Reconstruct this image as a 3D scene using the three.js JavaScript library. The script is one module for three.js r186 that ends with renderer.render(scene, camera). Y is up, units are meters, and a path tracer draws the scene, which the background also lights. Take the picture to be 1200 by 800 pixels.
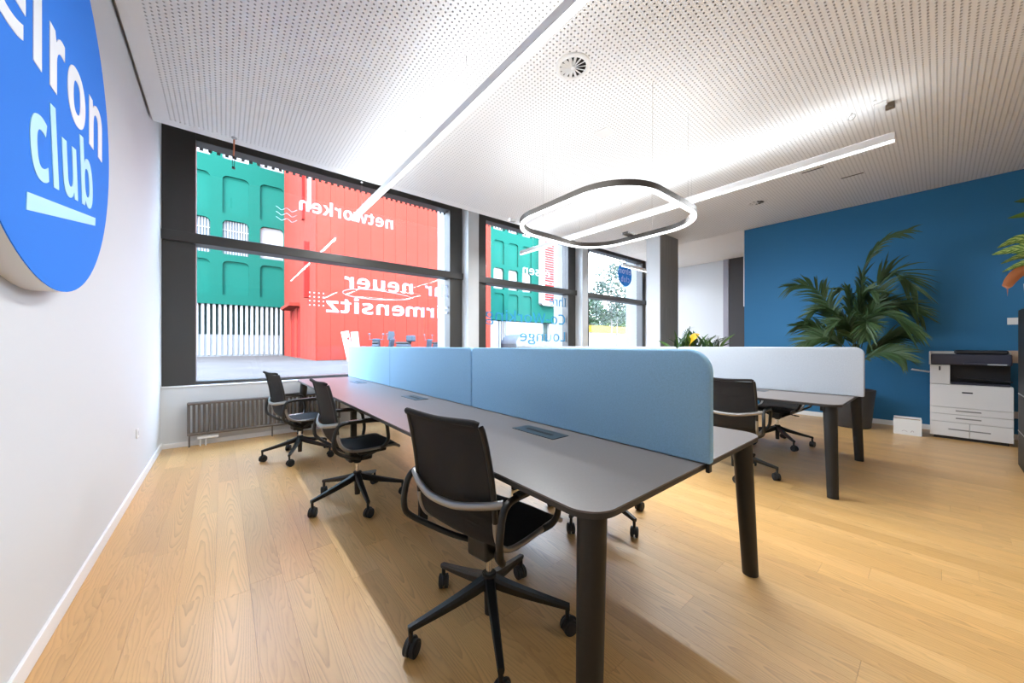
import * as THREE from 'three';
import { RoundedBoxGeometry } from 'three/addons/geometries/RoundedBoxGeometry.js';
import { TextGeometry } from 'three/addons/geometries/TextGeometry.js';
import { FontLoader } from 'three/addons/loaders/FontLoader.js';
import { mergeGeometries, toCreasedNormals } from 'three/addons/utils/BufferGeometryUtils.js';
import { ImprovedNoise } from 'three/addons/math/ImprovedNoise.js';
import { RectAreaLightUniformsLib } from 'three/addons/lights/RectAreaLightUniformsLib.js';

// ---------------------------------------------------------------- camera, sky, sun, exposure
RectAreaLightUniformsLib.init();
const scene = new THREE.Scene();
const camera = new THREE.PerspectiveCamera(88.307, 1.5, 0.05, 300);
const YAW = 0.68705;                                    // 39.37 degrees to the right of the window direction (-z)
camera.position.set(0, 1.23, 0);
camera.lookAt(Math.sin(YAW), 1.23, -Math.cos(YAW));
camera.setViewOffset(1200, 800, 0, -4.5, 1200, 800);    // lens shifted a little, verticals stay vertical
const renderer = new THREE.WebGLRenderer({ antialias: true });
renderer.toneMapping = THREE.LinearToneMapping;
renderer.toneMappingExposure = 6.0;
renderer.shadowMap.enabled = true;

{ // a bright hazy day sky: white at the horizon, pale blue above, the same all round
  const W = 64, Hh = 64, d = new Float32Array(W * Hh * 4);
  for (let j = 0; j < Hh; j++) {
    const el = ((j + 0.5) / Hh - 0.5) * Math.PI, t = Math.pow(Math.max(0, Math.sin(el)), 0.65);
    for (let i = 0; i < W; i++) {
      const k = (j * W + i) * 4;
      d[k] = 1.02 - 0.55 * t; d[k + 1] = 1.15 - 0.42 * t; d[k + 2] = 1.3 - 0.16 * t; d[k + 3] = 1;
    }
  }
  const sky = new THREE.DataTexture(d, W, Hh, THREE.RGBAFormat, THREE.FloatType);
  sky.mapping = THREE.EquirectangularReflectionMapping; sky.magFilter = THREE.LinearFilter; sky.needsUpdate = true;
  scene.background = sky;
  scene.backgroundIntensity = 3.0;
}
const sun = new THREE.DirectionalLight(new THREE.Color(1, 0.95, 0.86), 1.6);
sun.name = 'sun';
sun.position.set(-22, 36, 14); sun.target.position.set(8, 0, -14);
sun.castShadow = true; sun.shadow.mapSize.set(2048, 2048);
Object.assign(sun.shadow.camera, { left: -50, right: 50, top: 50, bottom: -50, near: 1, far: 160 });
scene.add(sun, sun.target);

const LINEAR_LAMP = 25, LINEAR_UPLIGHT = 4, RING_LAMP = 26, UPLIGHT = 7;   // lamp luminances
const LAMP_COLOR = new THREE.Color(0.91, 0.965, 1);

// ---------------------------------------------------------------- helpers
let seed = 7;
const rnd = () => { seed = (seed * 1664525 + 1013904223) >>> 0; return seed / 4294967296; };
const rr = (a, b) => a + (b - a) * rnd();
const noise = new ImprovedNoise();
const V = (x, y, z) => new THREE.Vector3(x, y, z);
const used = {};
const numbered = (n) => { const k = used[n] ?? 0; used[n] = k + 1; return k ? n + '_' + String(k).padStart(3, '0') : n; };
const C = (r, g, b) => new THREE.Color().setRGB(r, g, b);           // linear base colours
function M(color, roughness = 0.6, extra = {}) { return new THREE.MeshStandardMaterial({ color, roughness, ...extra }); }
function PM(color, roughness, extra) { return new THREE.MeshPhysicalMaterial({ color, roughness, ...extra }); }
function mesh(name, geometry, material, parent) {
  const m = new THREE.Mesh(geometry, material); m.name = name; m.castShadow = m.receiveShadow = true;
  parent.add(m); return m;
}
function thing(name, label, category, pos = [0, 0, 0], turn = 0, group) {
  const g = new THREE.Group(); g.name = numbered(name); g.position.set(...pos); g.rotation.y = turn;
  g.userData = { label, category }; if (group) g.userData.group = group;
  scene.add(g); return g;
}
function structure(name, label, category) {
  const g = new THREE.Group(); g.name = name; g.userData = { label, category, kind: 'structure' }; scene.add(g); return g;
}
const flat = (g) => { const o = g.index ? g.toNonIndexed() : g; return o; };
function merge(list) {
  const l = list.map((g) => { const o = flat(g); for (const k of Object.keys(o.attributes)) if (!['position', 'normal', 'uv'].includes(k)) o.deleteAttribute(k); return o; });
  return mergeGeometries(l);
}
function box(x0, x1, y0, y1, z0, z1) { const g = new THREE.BoxGeometry(x1 - x0, y1 - y0, z1 - z0); g.translate((x0 + x1) / 2, (y0 + y1) / 2, (z0 + z1) / 2); return g; }
function rbox(x0, x1, y0, y1, z0, z1, r = 0.006, s = 2) { const g = new RoundedBoxGeometry(x1 - x0, y1 - y0, z1 - z0, s, Math.min(r, (x1 - x0) / 2.01, (y1 - y0) / 2.01, (z1 - z0) / 2.01)); g.translate((x0 + x1) / 2, (y0 + y1) / 2, (z0 + z1) / 2); return g; }
function uvBox(g) {                                                 // uv in metres, by the way each face points
  const o = flat(g), p = o.attributes.position, n = o.attributes.normal, uv = new Float32Array(p.count * 2);
  for (let i = 0; i < p.count; i++) {
    const ax = Math.abs(n.getX(i)), ay = Math.abs(n.getY(i)), az = Math.abs(n.getZ(i));
    if (ax >= ay && ax >= az) { uv[i * 2] = p.getZ(i); uv[i * 2 + 1] = p.getY(i); }
    else if (ay >= az) { uv[i * 2] = p.getX(i); uv[i * 2 + 1] = p.getZ(i); }
    else { uv[i * 2] = p.getX(i); uv[i * 2 + 1] = p.getY(i); }
  }
  o.setAttribute('uv', new THREE.BufferAttribute(uv, 2)); return o;
}
function tube(pts, r, seg = 24, rad = 8, closed = false, tension = 0.5) {
  const c = new THREE.CatmullRomCurve3(pts.map((p) => (p.isVector3 ? p : V(...p))), closed, 'catmullrom', tension);
  return new THREE.TubeGeometry(c, seg, r, rad, closed);
}
function rod(a, b, r0, r1 = r0, n = 10) {                           // tapered rod from a to b
  const A = V(...a), B = V(...b), d = B.clone().sub(A), g = new THREE.CylinderGeometry(r1, r0, d.length(), n);
  g.applyQuaternion(new THREE.Quaternion().setFromUnitVectors(V(0, 1, 0), d.normalize()));
  g.translate((a[0] + b[0]) / 2, (a[1] + b[1]) / 2, (a[2] + b[2]) / 2); return g;
}
function roundRect(x0, x1, y0, y1, r, cls = THREE.Shape) {          // r = [bl, br, tr, tl]
  const [a, b, c, d] = Array.isArray(r) ? r : [r, r, r, r], s = new cls();
  s.moveTo(x0 + a, y0); s.lineTo(x1 - b, y0); if (b) s.absarc(x1 - b, y0 + b, b, -Math.PI / 2, 0);
  s.lineTo(x1, y1 - c); if (c) s.absarc(x1 - c, y1 - c, c, 0, Math.PI / 2);
  s.lineTo(x0 + d, y1); if (d) s.absarc(x0 + d, y1 - d, d, Math.PI / 2, Math.PI);
  s.lineTo(x0, y0 + a); if (a) s.absarc(x0 + a, y0 + a, a, Math.PI, Math.PI * 1.5);
  return s;
}
function noiseTexture(size, fn, srgb = false) {
  const d = new Uint8Array(size * size * 4);
  for (let j = 0; j < size; j++) for (let i = 0; i < size; i++) {
    const v = fn(i, j, size), k = (j * size + i) * 4;
    if (Array.isArray(v)) { d[k] = v[0]; d[k + 1] = v[1]; d[k + 2] = v[2]; } else d[k] = d[k + 1] = d[k + 2] = v;
    d[k + 3] = 255;
  }
  const t = new THREE.DataTexture(d, size, size); t.wrapS = t.wrapT = THREE.RepeatWrapping; t.magFilter = THREE.LinearFilter; t.minFilter = THREE.LinearMipmapLinearFilter; t.generateMipmaps = true;
  if (srgb) t.colorSpace = THREE.SRGBColorSpace; t.needsUpdate = true; return t;
}
const tiled = (i, j, size, f, z) => {                               // tileable noise on a torus-like blend
  const u = i / size, v = j / size, n = (a, b) => noise.noise(a * f, b * f, z);
  return n(u, v) * (1 - u) * (1 - v) + n(u - 1, v) * u * (1 - v) + n(u, v - 1) * (1 - u) * v + n(u - 1, v - 1) * u * v;
};
const repeat = (t, x, y) => { const c = t.clone(); c.repeat.set(x, y); c.needsUpdate = true; return c; };

// ---------------------------------------------------------------- textures
const plasterBump = noiseTexture(256, (i, j, s) => 128 + 60 * tiled(i, j, s, 24, 1) + 40 * tiled(i, j, s, 60, 2));
const weaveBump = noiseTexture(128, (i, j) => 128 + 70 * Math.sin(i * Math.PI / 4) * Math.cos(j * Math.PI / 4) + rr(-25, 25));
const weaveTint = noiseTexture(256, (i, j, s) => { const v = 236 + 10 * tiled(i, j, s, 40, 5) + rr(-9, 9); return [v, v, v]; }, true);
const asphaltTint = noiseTexture(512, (i, j, s) => { const v = 205 + 28 * tiled(i, j, s, 6, 3) + 18 * tiled(i, j, s, 24, 4) + rr(-12, 12); return [v, v, Math.min(255, v + 3)]; }, true);
const laminateTint = noiseTexture(256, (i, j, s) => { const v = 232 + 6 * tiled(i, j, s, 30, 9) + rr(-5, 5); return [v, v, v]; }, true);
const redStreak = noiseTexture(512, (i, j, s) => { const v = 232 + 14 * tiled(i, j, s, 3, 6) + 12 * noise.noise(i * 0.16, j * 0.012, 2); return [Math.min(255, v + 8), v, v]; }, true);
const claddingTint = noiseTexture(256, (i, j, s) => { const v = 224 + 18 * noise.noise(i * 0.11, j * 0.01, 7) + rr(-5, 5); return [v, v, v]; }, true);
// round perforations, 3.6 cm apart, cut right through the ceiling boards
const perforation = noiseTexture(64, (i, j) => { const d = Math.hypot(i - 31.5, j - 31.5) / 64 * 0.036; return d < 0.0064 ? 0 : d > 0.0072 ? 255 : Math.round((d - 0.0064) / 0.0008 * 255); });
// oak: eight boards side by side in one texture, each 2 m long and 0.14 m wide
const OAKW = 2048, OAKH = 1024;
const oakTexture = (() => {
  const d = new Uint8Array(OAKW * OAKH * 4);
  for (let s = 0; s < 8; s++) {
    const arch = s % 2 === 0, xc = rr(-0.02, 0.02), A = rr(900, 1500), B = rr(4, 7) * (rnd() < 0.5 ? 1 : -1), tone = rr(-6, 6);
    for (let jj = 0; jj < 128; jj++) {
      const x = (jj / 128 - 0.5) * 0.14;
      for (let i = 0; i < OAKW; i++) {
        const z = i / OAKW * 2, n1 = noise.noise(z * 2.2, x * 16, s * 9.7), n2 = noise.noise(z * 7, x * 60, s * 3.1 + 40);
        let t = arch ? (x - xc) * (x - xc) * A + z * B + n1 * 1.3 + n2 * 0.25 : x * 60 + n1 * 2.4 + n2 * 0.7;
        const ring = t - Math.floor(t), line = Math.pow(ring, 2.6) * (ring < 0.94 ? 1 : (1 - ring) / 0.06);
        const pore = Math.max(0, noise.noise(z * 26, x * 1500, s * 5 + 80)) * 0.9;
        const broad = noise.noise(z * 1.1, x * 7, s + 200);
        const v = 1 - (arch ? 0.135 : 0.085) * line - 0.1 * pore * (0.4 + line) + 0.05 * broad, k = ((s * 128 + jj) * OAKW + i) * 4;
        d[k] = Math.max(0, Math.min(255, (224 + tone) * v)); d[k + 1] = Math.max(0, Math.min(255, (179 + tone) * (v - 0.018 * line))); d[k + 2] = Math.max(0, Math.min(255, (114 + tone) * (v - 0.05 * line))); d[k + 3] = 255;
      }
    }
  }
  const t = new THREE.DataTexture(d, OAKW, OAKH); t.magFilter = THREE.LinearFilter; t.minFilter = THREE.LinearMipmapLinearFilter; t.generateMipmaps = true; t.wrapS = THREE.RepeatWrapping; t.colorSpace = THREE.SRGBColorSpace; t.needsUpdate = true; return t;
})();

// ---------------------------------------------------------------- materials
const white = M(C(0.64, 0.655, 0.665), 0.75, { bumpMap: repeat(plasterBump, 4, 4), bumpScale: 0.0004 });
const ceilingWhite = M(C(0.9, 0.9, 0.9), 0.85);
const ceilingBoard = M(C(0.9, 0.9, 0.9), 0.85, { alphaMap: repeat(perforation, 1 / 0.036, 1 / 0.036), alphaTest: 0.5, side: THREE.DoubleSide });
const fleece = M(C(0.55, 0.55, 0.55), 1);
const trimWhite = M(C(0.82, 0.82, 0.82), 0.5);
const bluePaint = M(C(0.02, 0.155, 0.32), 0.7, { bumpMap: repeat(plasterBump, 3, 3), bumpScale: 0.0004 });
const frameDark = M(C(0.062, 0.058, 0.053), 0.45, { metalness: 0.3 });
const glassMat = PM(0xffffff, 0.0, { transmission: 1, thickness: 0, ior: 1.3 });
const blackMetal = M(C(0.006, 0.006, 0.006), 0.5);
const blackPlastic = M(C(0.006, 0.006, 0.006), 0.45);
const chairFabric = M(C(0.009, 0.008, 0.008), 0.85, { bumpMap: repeat(weaveBump, 30, 30), bumpScale: 0.0006 });
const chairMesh = M(C(0.01, 0.009, 0.0092), 0.85, { bumpMap: repeat(weaveBump, 30, 30), bumpScale: 0.0006, transparent: true, opacity: 0.9, side: THREE.DoubleSide });
const chairGrey = M(C(0.34, 0.33, 0.32), 0.35, { metalness: 0.6 });
const chrome = M(C(0.75, 0.74, 0.72), 0.18, { metalness: 1 });
const rubber = M(C(0.015, 0.015, 0.016), 0.6);
const deskTop = M(C(0.205, 0.178, 0.167), 0.38, { map: repeat(laminateTint, 3, 3) });
const deskEdge = M(C(0.03, 0.027, 0.026), 0.5);
const flapMat = M(C(0.05, 0.07, 0.085), 0.35, { metalness: 0.4 });
const feltBlue = M(C(0.37, 0.66, 0.93), 0.95, { map: repeat(weaveTint, 3, 3), bumpMap: repeat(weaveBump, 25, 25), bumpScale: 0.0006 });
const feltWhite = M(C(0.5, 0.525, 0.56), 0.95, { map: repeat(weaveTint, 3, 3), bumpMap: repeat(weaveBump, 25, 25), bumpScale: 0.0006 });
const radiatorMat = M(C(0.15, 0.13, 0.12), 0.4, { metalness: 0.3 });
const lampHousing = M(C(0.8, 0.8, 0.8), 0.4);
const bronze = M(C(0.07, 0.06, 0.052), 0.4, { metalness: 0.6 });
const glow = M(0xffffff, 0.6, { emissive: LAMP_COLOR, emissiveIntensity: 0.6 });
const steel = M(C(0.5, 0.5, 0.5), 0.35, { metalness: 0.8 });
const copper = M(C(0.55, 0.2, 0.08), 0.35, { metalness: 0.8 });
const signBlue = PM(C(0.03, 0.185, 0.62), 0.8, { specularIntensity: 0.3, emissive: C(0.003, 0.03, 0.15), emissiveIntensity: 0.2 })   // a backlit face;
const signPale = M(C(0.42, 0.82, 0.95), 0.5);
const signWhite = M(C(0.88, 0.9, 0.92), 0.5);
const film = (r, g, b) => PM(C(r, g, b), 1, { transmission: 0.5, thickness: 0, side: THREE.DoubleSide });   // translucent adhesive film
const vinylWhite = film(0.92, 0.92, 0.94);
const vinylBlue = film(0.018, 0.17, 0.29);
const greenWall = PM(C(0.004, 0.06, 0.043), 0.9, { specularIntensity: 0.2 });
const greenPanel = PM(C(0.0045, 0.066, 0.048), 0.9, { specularIntensity: 0.2 });
const redWall = PM(C(0.22, 0.029, 0.018), 0.9, { specularIntensity: 0.2, map: repeat(redStreak, 0.18, 0.06) });
const redDeep = PM(C(0.18, 0.013, 0.01), 0.9, { specularIntensity: 0.2 });
const street = PM(C(0.105, 0.092, 0.08), 1, { specularIntensity: 0.2, map: repeat(asphaltTint, 0.16, 0.16) });
const render_ = M(C(0.26, 0.26, 0.255), 0.9);

// ---------------------------------------------------------------- the room
const XL = -0.575, XR = 10.3, ZW = -5.83, ZB = 5.2, CEIL = 3.5, TOP = 4.12, XB = 7.96;

{ // floor of separate oak boards on a screed
  const floor = structure('floor', 'oak strip parquet floor of honey coloured boards', 'floor');
  mesh('screed', box(XL - 0.2, XR + 0.2, -0.25, -0.0142, ZW - 0.42, ZB + 0.2), M(C(0.3, 0.25, 0.2), 0.9), floor);
  const PW = 0.14, tones = [[1, 0.98, 0.95], [0.97, 0.94, 0.9], [0.93, 0.89, 0.83], [1.0, 0.96, 0.9], [0.9, 0.86, 0.8], [0.98, 0.97, 0.96]];
  const mats = tones.map(([r, g, b]) => PM(C(r * 0.92, g * 0.92, b * 0.92), 0.46, { map: oakTexture, clearcoat: 0.6, clearcoatRoughness: 0.3 }));
  const lens = [1.1, 1.5, 1.9], geos = {};
  const plankGeo = (li, strip) => {
    const key = li * 8 + strip; if (geos[key]) return geos[key];
    const L = lens[li], g = flat(new THREE.BoxGeometry(PW - 0.0007, 0.014, L - 0.0008)); g.translate(0, -0.007, 0);
    const p = g.attributes.position, uv = g.attributes.uv, off = strip * 0.37 + li * 0.21;
    for (let i = 0; i < p.count; i++) uv.setXY(i, off + (p.getZ(i) + L / 2) / 2, (strip + 0.5 + p.getX(i) / PW * 0.97) / 8);
    return (geos[key] = g);
  };
  const planks = [];
  const cs = Math.cos(YAW), sn = Math.sin(YAW);
  for (let x = XL + PW / 2 - 0.02; x < XR + PW / 2; x += PW) {
    let z = ZW - rr(0, 1.2);
    while (z < ZB) {
      const li = Math.floor(rnd() * 3), z0 = Math.max(z, ZW + 0.001), z1 = Math.min(z + lens[li], ZB - 0.001);
      z += lens[li];
      if (z1 - z0 < 0.05) continue;
      const zc = (z0 + z1) / 2; let score = 0;
      for (const zz of [z0, zc, z1]) { const dep = x * sn - zz * cs, rgt = x * cs + zz * sn; if (dep > 0.3 && Math.abs(rgt / dep) < 1.5 && 1.23 * 412 / dep < 400) score = Math.max(score, (z1 - z0) / (dep * dep)); }
      planks.push({ x, z0, z1, li, strip: Math.floor(rnd() * 8), tone: Math.floor(rnd() * tones.length), flip: rnd() < 0.5, score });
    }
  }
  planks.sort((a, b) => b.score - a.score);
  const rest = tones.map(() => []);
  planks.forEach((p, i) => {
    const g = plankGeo(p.li, p.strip), sz = (p.z1 - p.z0) / lens[p.li], zc = (p.z0 + p.z1) / 2;
    if (i < 300) {
      const m = mesh('plank' + (i ? '_' + String(i).padStart(3, '0') : ''), g, mats[p.tone], floor);
      m.position.set(p.x, 0, zc); m.rotation.y = p.flip ? Math.PI : 0; m.scale.z = sz;
    } else { const c = g.clone(); if (p.flip) c.rotateY(Math.PI); c.scale(1, 1, sz); c.translate(p.x, 0, zc); rest[p.tone].push(c); }
  });
  rest.forEach((l, i) => { if (l.length) { const m = mesh('further_planks', merge(l), mats[i], floor); m.userData.kind = 'stuff'; } });
}
{ // walls
  const wl = structure('wall_left', 'plain white plaster wall beside the round blue sign', 'wall');
  mesh('plaster', uvBox(box(XL - 0.2, XL, -0.01, TOP, ZW - 0.42, ZB + 0.2)), white, wl);
  const bl = structure('baseboard_left', 'white baseboard along the plain white wall', 'baseboard');
  mesh('board', rbox(XL, XL + 0.014, 0, 0.075, ZW, ZB, 0.003), trimWhite, bl);
  const wf = structure('wall_window', 'low white parapet wall under the shop windows', 'wall');
  mesh('parapet', uvBox(box(XL, XR, -0.01, 0.72, ZW - 0.4, ZW)), white, wf);
  mesh('sill', rbox(XL, XR, 0.72, 0.735, ZW - 0.12, ZW + 0.012, 0.004), trimWhite, wf);
  mesh('lintel', box(XL, XR, 3.93, TOP, ZW - 0.4, ZW - 0.05), white, wf);
  const bw = structure('baseboard_window', 'white baseboard below the radiator', 'baseboard');
  mesh('board', rbox(XL, XR, 0, 0.06, ZW, ZW + 0.012, 0.003), trimWhite, bw);
  const bk = structure('wall_back', 'white wall closing the room behind', 'wall');
  mesh('plaster', uvBox(box(XL, XR, -0.01, TOP, ZB, ZB + 0.2)), white, bk);
  const wb = structure('wall_blue', 'deep blue painted wall behind the palm and the printer', 'wall');
  mesh('plaster', uvBox(box(XB, XB + 0.16, 0, TOP - 0.02, -2.46, ZB)), bluePaint, wb);
  mesh('white_edge', box(XB - 0.004, XB + 0.17, 2.0, CEIL, -2.475, -2.461), trimWhite, wb);
  const bb = structure('baseboard_blue', 'thin white baseboard below the blue wall', 'baseboard');
  mesh('board', rbox(XB - 0.014, XB, 0, 0.075, -2.46, ZB, 0.003), trimWhite, bb);
  const wr = structure('wall_right', 'white wall of the far bay past the pillar', 'wall');
  mesh('plaster', uvBox(box(XR, XR + 0.2, -0.01, TOP, ZW - 0.42, ZB + 0.2)), white, wr);
  const dr = structure('door_1', 'tall dark door in the far white wall', 'door');
  mesh('door_frame', rbox(XR - 0.05, XR, 0, CEIL - 0.003, -3.66, -3.53, 0.004), M(C(0.3, 0.28, 0.32), 0.5), dr);
  mesh('door_leaf', rbox(XR - 0.045, XR, 0, CEIL - 0.003, -3.52, -2.2, 0.004), M(C(0.035, 0.03, 0.03), 0.6), dr);
}
{ // ceiling: perforated boards, plain margins, dark fleece above, and the structural slab
  const c = structure('ceiling', 'white perforated acoustic ceiling with plain margins', 'ceiling');
  const CZ = -5.05, m = 0.115;
  const plane = (x0, x1, z0, z1, y, down = true) => { const g = new THREE.PlaneGeometry(x1 - x0, z1 - z0); g.rotateX(down ? Math.PI / 2 : -Math.PI / 2); g.translate((x0 + x1) / 2, y, (z0 + z1) / 2); return uvBox(g); };
  mesh('perforated_board', plane(XL + 0.14, XB, CZ + m, ZB, CEIL), ceilingBoard, c);
  mesh('margin', merge([box(XL + 0.022, XL + 0.14, CEIL, CEIL + 0.0125, CZ, ZB), box(XL + 0.14, XB, CEIL, CEIL + 0.0125, CZ, CZ + m), box(XB, XR, CEIL, CEIL + 0.0125, CZ, ZB)]), ceilingWhite, c);
  mesh('edge_fascia', box(XL + 0.022, XR, CEIL + 0.0125, CEIL + 0.3, CZ, CZ + 0.0125), ceilingWhite, c);
  mesh('acoustic_fleece', box(XL + 0.14, XB, CEIL + 0.013, CEIL + 0.02, CZ + m, ZB), fleece, c);
  mesh('shadow_gap', box(XL, XL + 0.14, CEIL + 0.05, CEIL + 0.06, CZ + 0.0125, ZB), fleece, c);
  mesh('slab', box(XL - 0.2, XR + 0.2, TOP, TOP + 0.3, ZW - 0.42, ZB + 0.2), render_, c);
}

// ---------------------------------------------------------------- windows
const font = await new FontLoader().loadAsync('fonts/droid/droid_sans_bold.typeface.json');
const fontR = await new FontLoader().loadAsync('fonts/droid/droid_sans_regular.typeface.json');
const ZG = -6.02, FZ0 = -6.12, FZ1 = -5.92;
function word(name, text, xRight, xLeft, base, size, material, parent, f = font) {
  // thin film stuck to the pane; it reads from the street, so its first letter lies at larger x
  const g = new THREE.ShapeGeometry(f.generateShapes(text, size), 6); g.computeBoundingBox();
  const w = g.boundingBox.max.x - g.boundingBox.min.x;
  g.translate(-g.boundingBox.min.x, 0, 0); if (xLeft !== null) g.scale((xRight - xLeft) / w, 1, 1);
  g.rotateY(Math.PI); g.translate(xRight, base, ZG + 0.0038);
  return mesh(name, g, material, parent);
}
function shopWindow(name, label, xa, xb, gl, gr) {
  const w = structure(name, label, 'window');
  mesh('jamb', rbox(xa, gl, 0.735, 3.93, FZ0, FZ1, 0.006), frameDark, w);
  mesh('jamb', rbox(gr, xb, 0.735, 3.93, FZ0, FZ1, 0.006), frameDark, w);
  mesh('head_rail', rbox(gl, gr, 3.8, 3.93, FZ0, FZ1, 0.005), frameDark, w);
  mesh('bottom_rail', rbox(gl, gr, 0.735, 0.775, FZ0, FZ1, 0.005), frameDark, w);
  mesh('transom', rbox(xa, xb, 2.5, 2.625, FZ0, FZ1 + 0.05, 0.01), frameDark, w);
  mesh('pane', box(gl, gr, 0.775, 2.5, ZG - 0.003, ZG + 0.003), glassMat, w);
  mesh('pane', box(gl, gr, 2.625, 3.8, ZG - 0.003, ZG + 0.003), glassMat, w);
  const dots = []; for (let x = gl + 0.05; x < gr - 0.03; x += 0.085) dots.push(box(x - 0.018, x + 0.018, 3.725, 3.76, ZG + 0.0032, ZG + 0.0045));
  mesh('dark_dots', merge(dots), M(C(0.16, 0.17, 0.18), 0.6), w);  // row of small dark squares across the top of the pane
  return w;
}
const w1 = shopWindow('window_1', 'widest dark framed shop window with white mirrored lettering', XL, 3.6, -0.27, 3.33);
word('lettering', 'networken', 2.27, 0.865, 3.235, 0.2, vinylWhite, w1);
{
  const tintA = film(0.88, 0.84, 0.94), tintB = film(0.68, 0.68, 0.9), tintC = film(0.55, 0.6, 0.88);
  word('lettering', 'neuer', 2.63, 1.49, 2.15, 0.235, tintA, w1);
  word('lettering', 'Ihr', 3.42, 2.87, 2.15, 0.235, tintC, w1);
  word('lettering', 'Firm', 3.42, 2.5, 1.745, 0.235, tintB, w1);
  word('lettering', 'ensitz', 2.47, 1.225, 1.745, 0.235, tintA, w1);
  const waves = []; for (let k = 0; k < 3; k++) { const y = 3.2 - k * 0.075, p = []; for (let i = 0; i <= 8; i++) p.push([0.58 + i * 0.032, y + 0.02 * Math.cos(i * 1.55), ZG + 0.005]); waves.push(tube(p, 0.004, 24, 4)); }
  mesh('wave_print', merge(waves), vinylWhite, w1);
  const dots = []; for (let a = 0; a < 4; a++) for (let b = 0; b < 4; b++) { const g = new THREE.CylinderGeometry(0.011, 0.011, 0.002, 10); g.rotateX(Math.PI / 2); g.translate(1.0 + a * 0.062, 1.84 + b * 0.062, ZG + 0.0045); dots.push(g); }
  mesh('dot_print', merge(dots), vinylWhite, w1);
  const el = []; for (let i = 0; i < 28; i++) { const a = i / 28 * Math.PI * 2; el.push([2.03 + 0.57 * Math.cos(a), 2.075 + 0.075 * Math.sin(a) * (1 - 0.25 * Math.cos(a)), ZG + 0.005]); }
  mesh('ellipse_print', tube(el, 0.004, 90, 4, true), vinylWhite, w1);
}
const w2 = shopWindow('window_2', 'middle dark framed window with blue lettering and green facade outside', 3.84, 6.96, 4.17, 6.68);
word('lettering', 'essen', 6.13, 5.25, 2.86, 0.2, vinylWhite, w2);
word('lettering', 'Ihre', 6.72, 6.12, 2.2, 0.22, vinylBlue, w2, fontR);
word('lettering', 'Co-Working', 6.67, 4.2, 1.75, 0.245, vinylBlue, w2, fontR);
word('lettering', 'Lounge', 6.67, 5.17, 1.33, 0.235, vinylBlue, w2, fontR);
const w3 = shopWindow('window_3', 'far dark framed window with round blue sticker and trees outside', 7.18, XR - 0.001, 7.5, 10.13);
{
  const disc = new THREE.CylinderGeometry(0.36, 0.36, 0.002, 40); disc.rotateX(Math.PI / 2); disc.translate(9.33, 3.36, ZG + 0.0045);
  const st = mesh('sticker', disc, film(0.04, 0.3, 0.55), w3), plain = film(0.95, 0.95, 0.95);
  const a = word('lettering', 'elron', 9.66, 9.02, 3.37, 0.17, plain, st, font), b = word('lettering', 'club', 9.56, 9.12, 3.13, 0.17, plain, st, font);
  for (const m of [a, b]) m.position.z = 0.0025;
}
{ // white plastered piers between the windows, inside and outside
  const p = structure('wall_piers', 'white plastered piers between the shop windows', 'wall');
  mesh('pier', uvBox(box(3.6, 3.84, -0.01, TOP, FZ0, -5.7)), white, p);
  mesh('pier', uvBox(box(6.96, 7.18, -0.01, TOP, FZ0, -5.7)), white, p);
  mesh('outer_pier', uvBox(box(3.33, 4.16, 0.4, TOP, -6.42, FZ0)), render_, p);
  mesh('outer_pier', uvBox(box(6.68, 7.49, 0.4, TOP, -6.42, FZ0)), render_, p);
  mesh('outer_pier', uvBox(box(10.13, 10.7, 0.4, TOP, -6.5, FZ0)), render_, p);
  mesh('outer_pier', uvBox(box(-0.9, -0.272, 0.4, TOP, -6.22, FZ0)), render_, p);
}
{ // free-standing pillar between the desks and the far bay
  const p = structure('wall_pillar', 'free standing pillar with one white and one dark grey face', 'pillar');
  mesh('core', uvBox(box(6.78, 7.52, 0, CEIL + 0.5, -3.87, -3.58)), white, p);
  mesh('cladding', uvBox(box(6.782, 7.53, 0, CEIL - 0.002, -3.58, -3.566)), M(C(0.34, 0.335, 0.325), 0.65, { map: repeat(claddingTint, 1.5, 0.5) }), p);
  mesh('switch', rbox(6.772, 6.78, 1.63, 1.67, -3.82, -3.68, 0.003), trimWhite, p);
}

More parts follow.
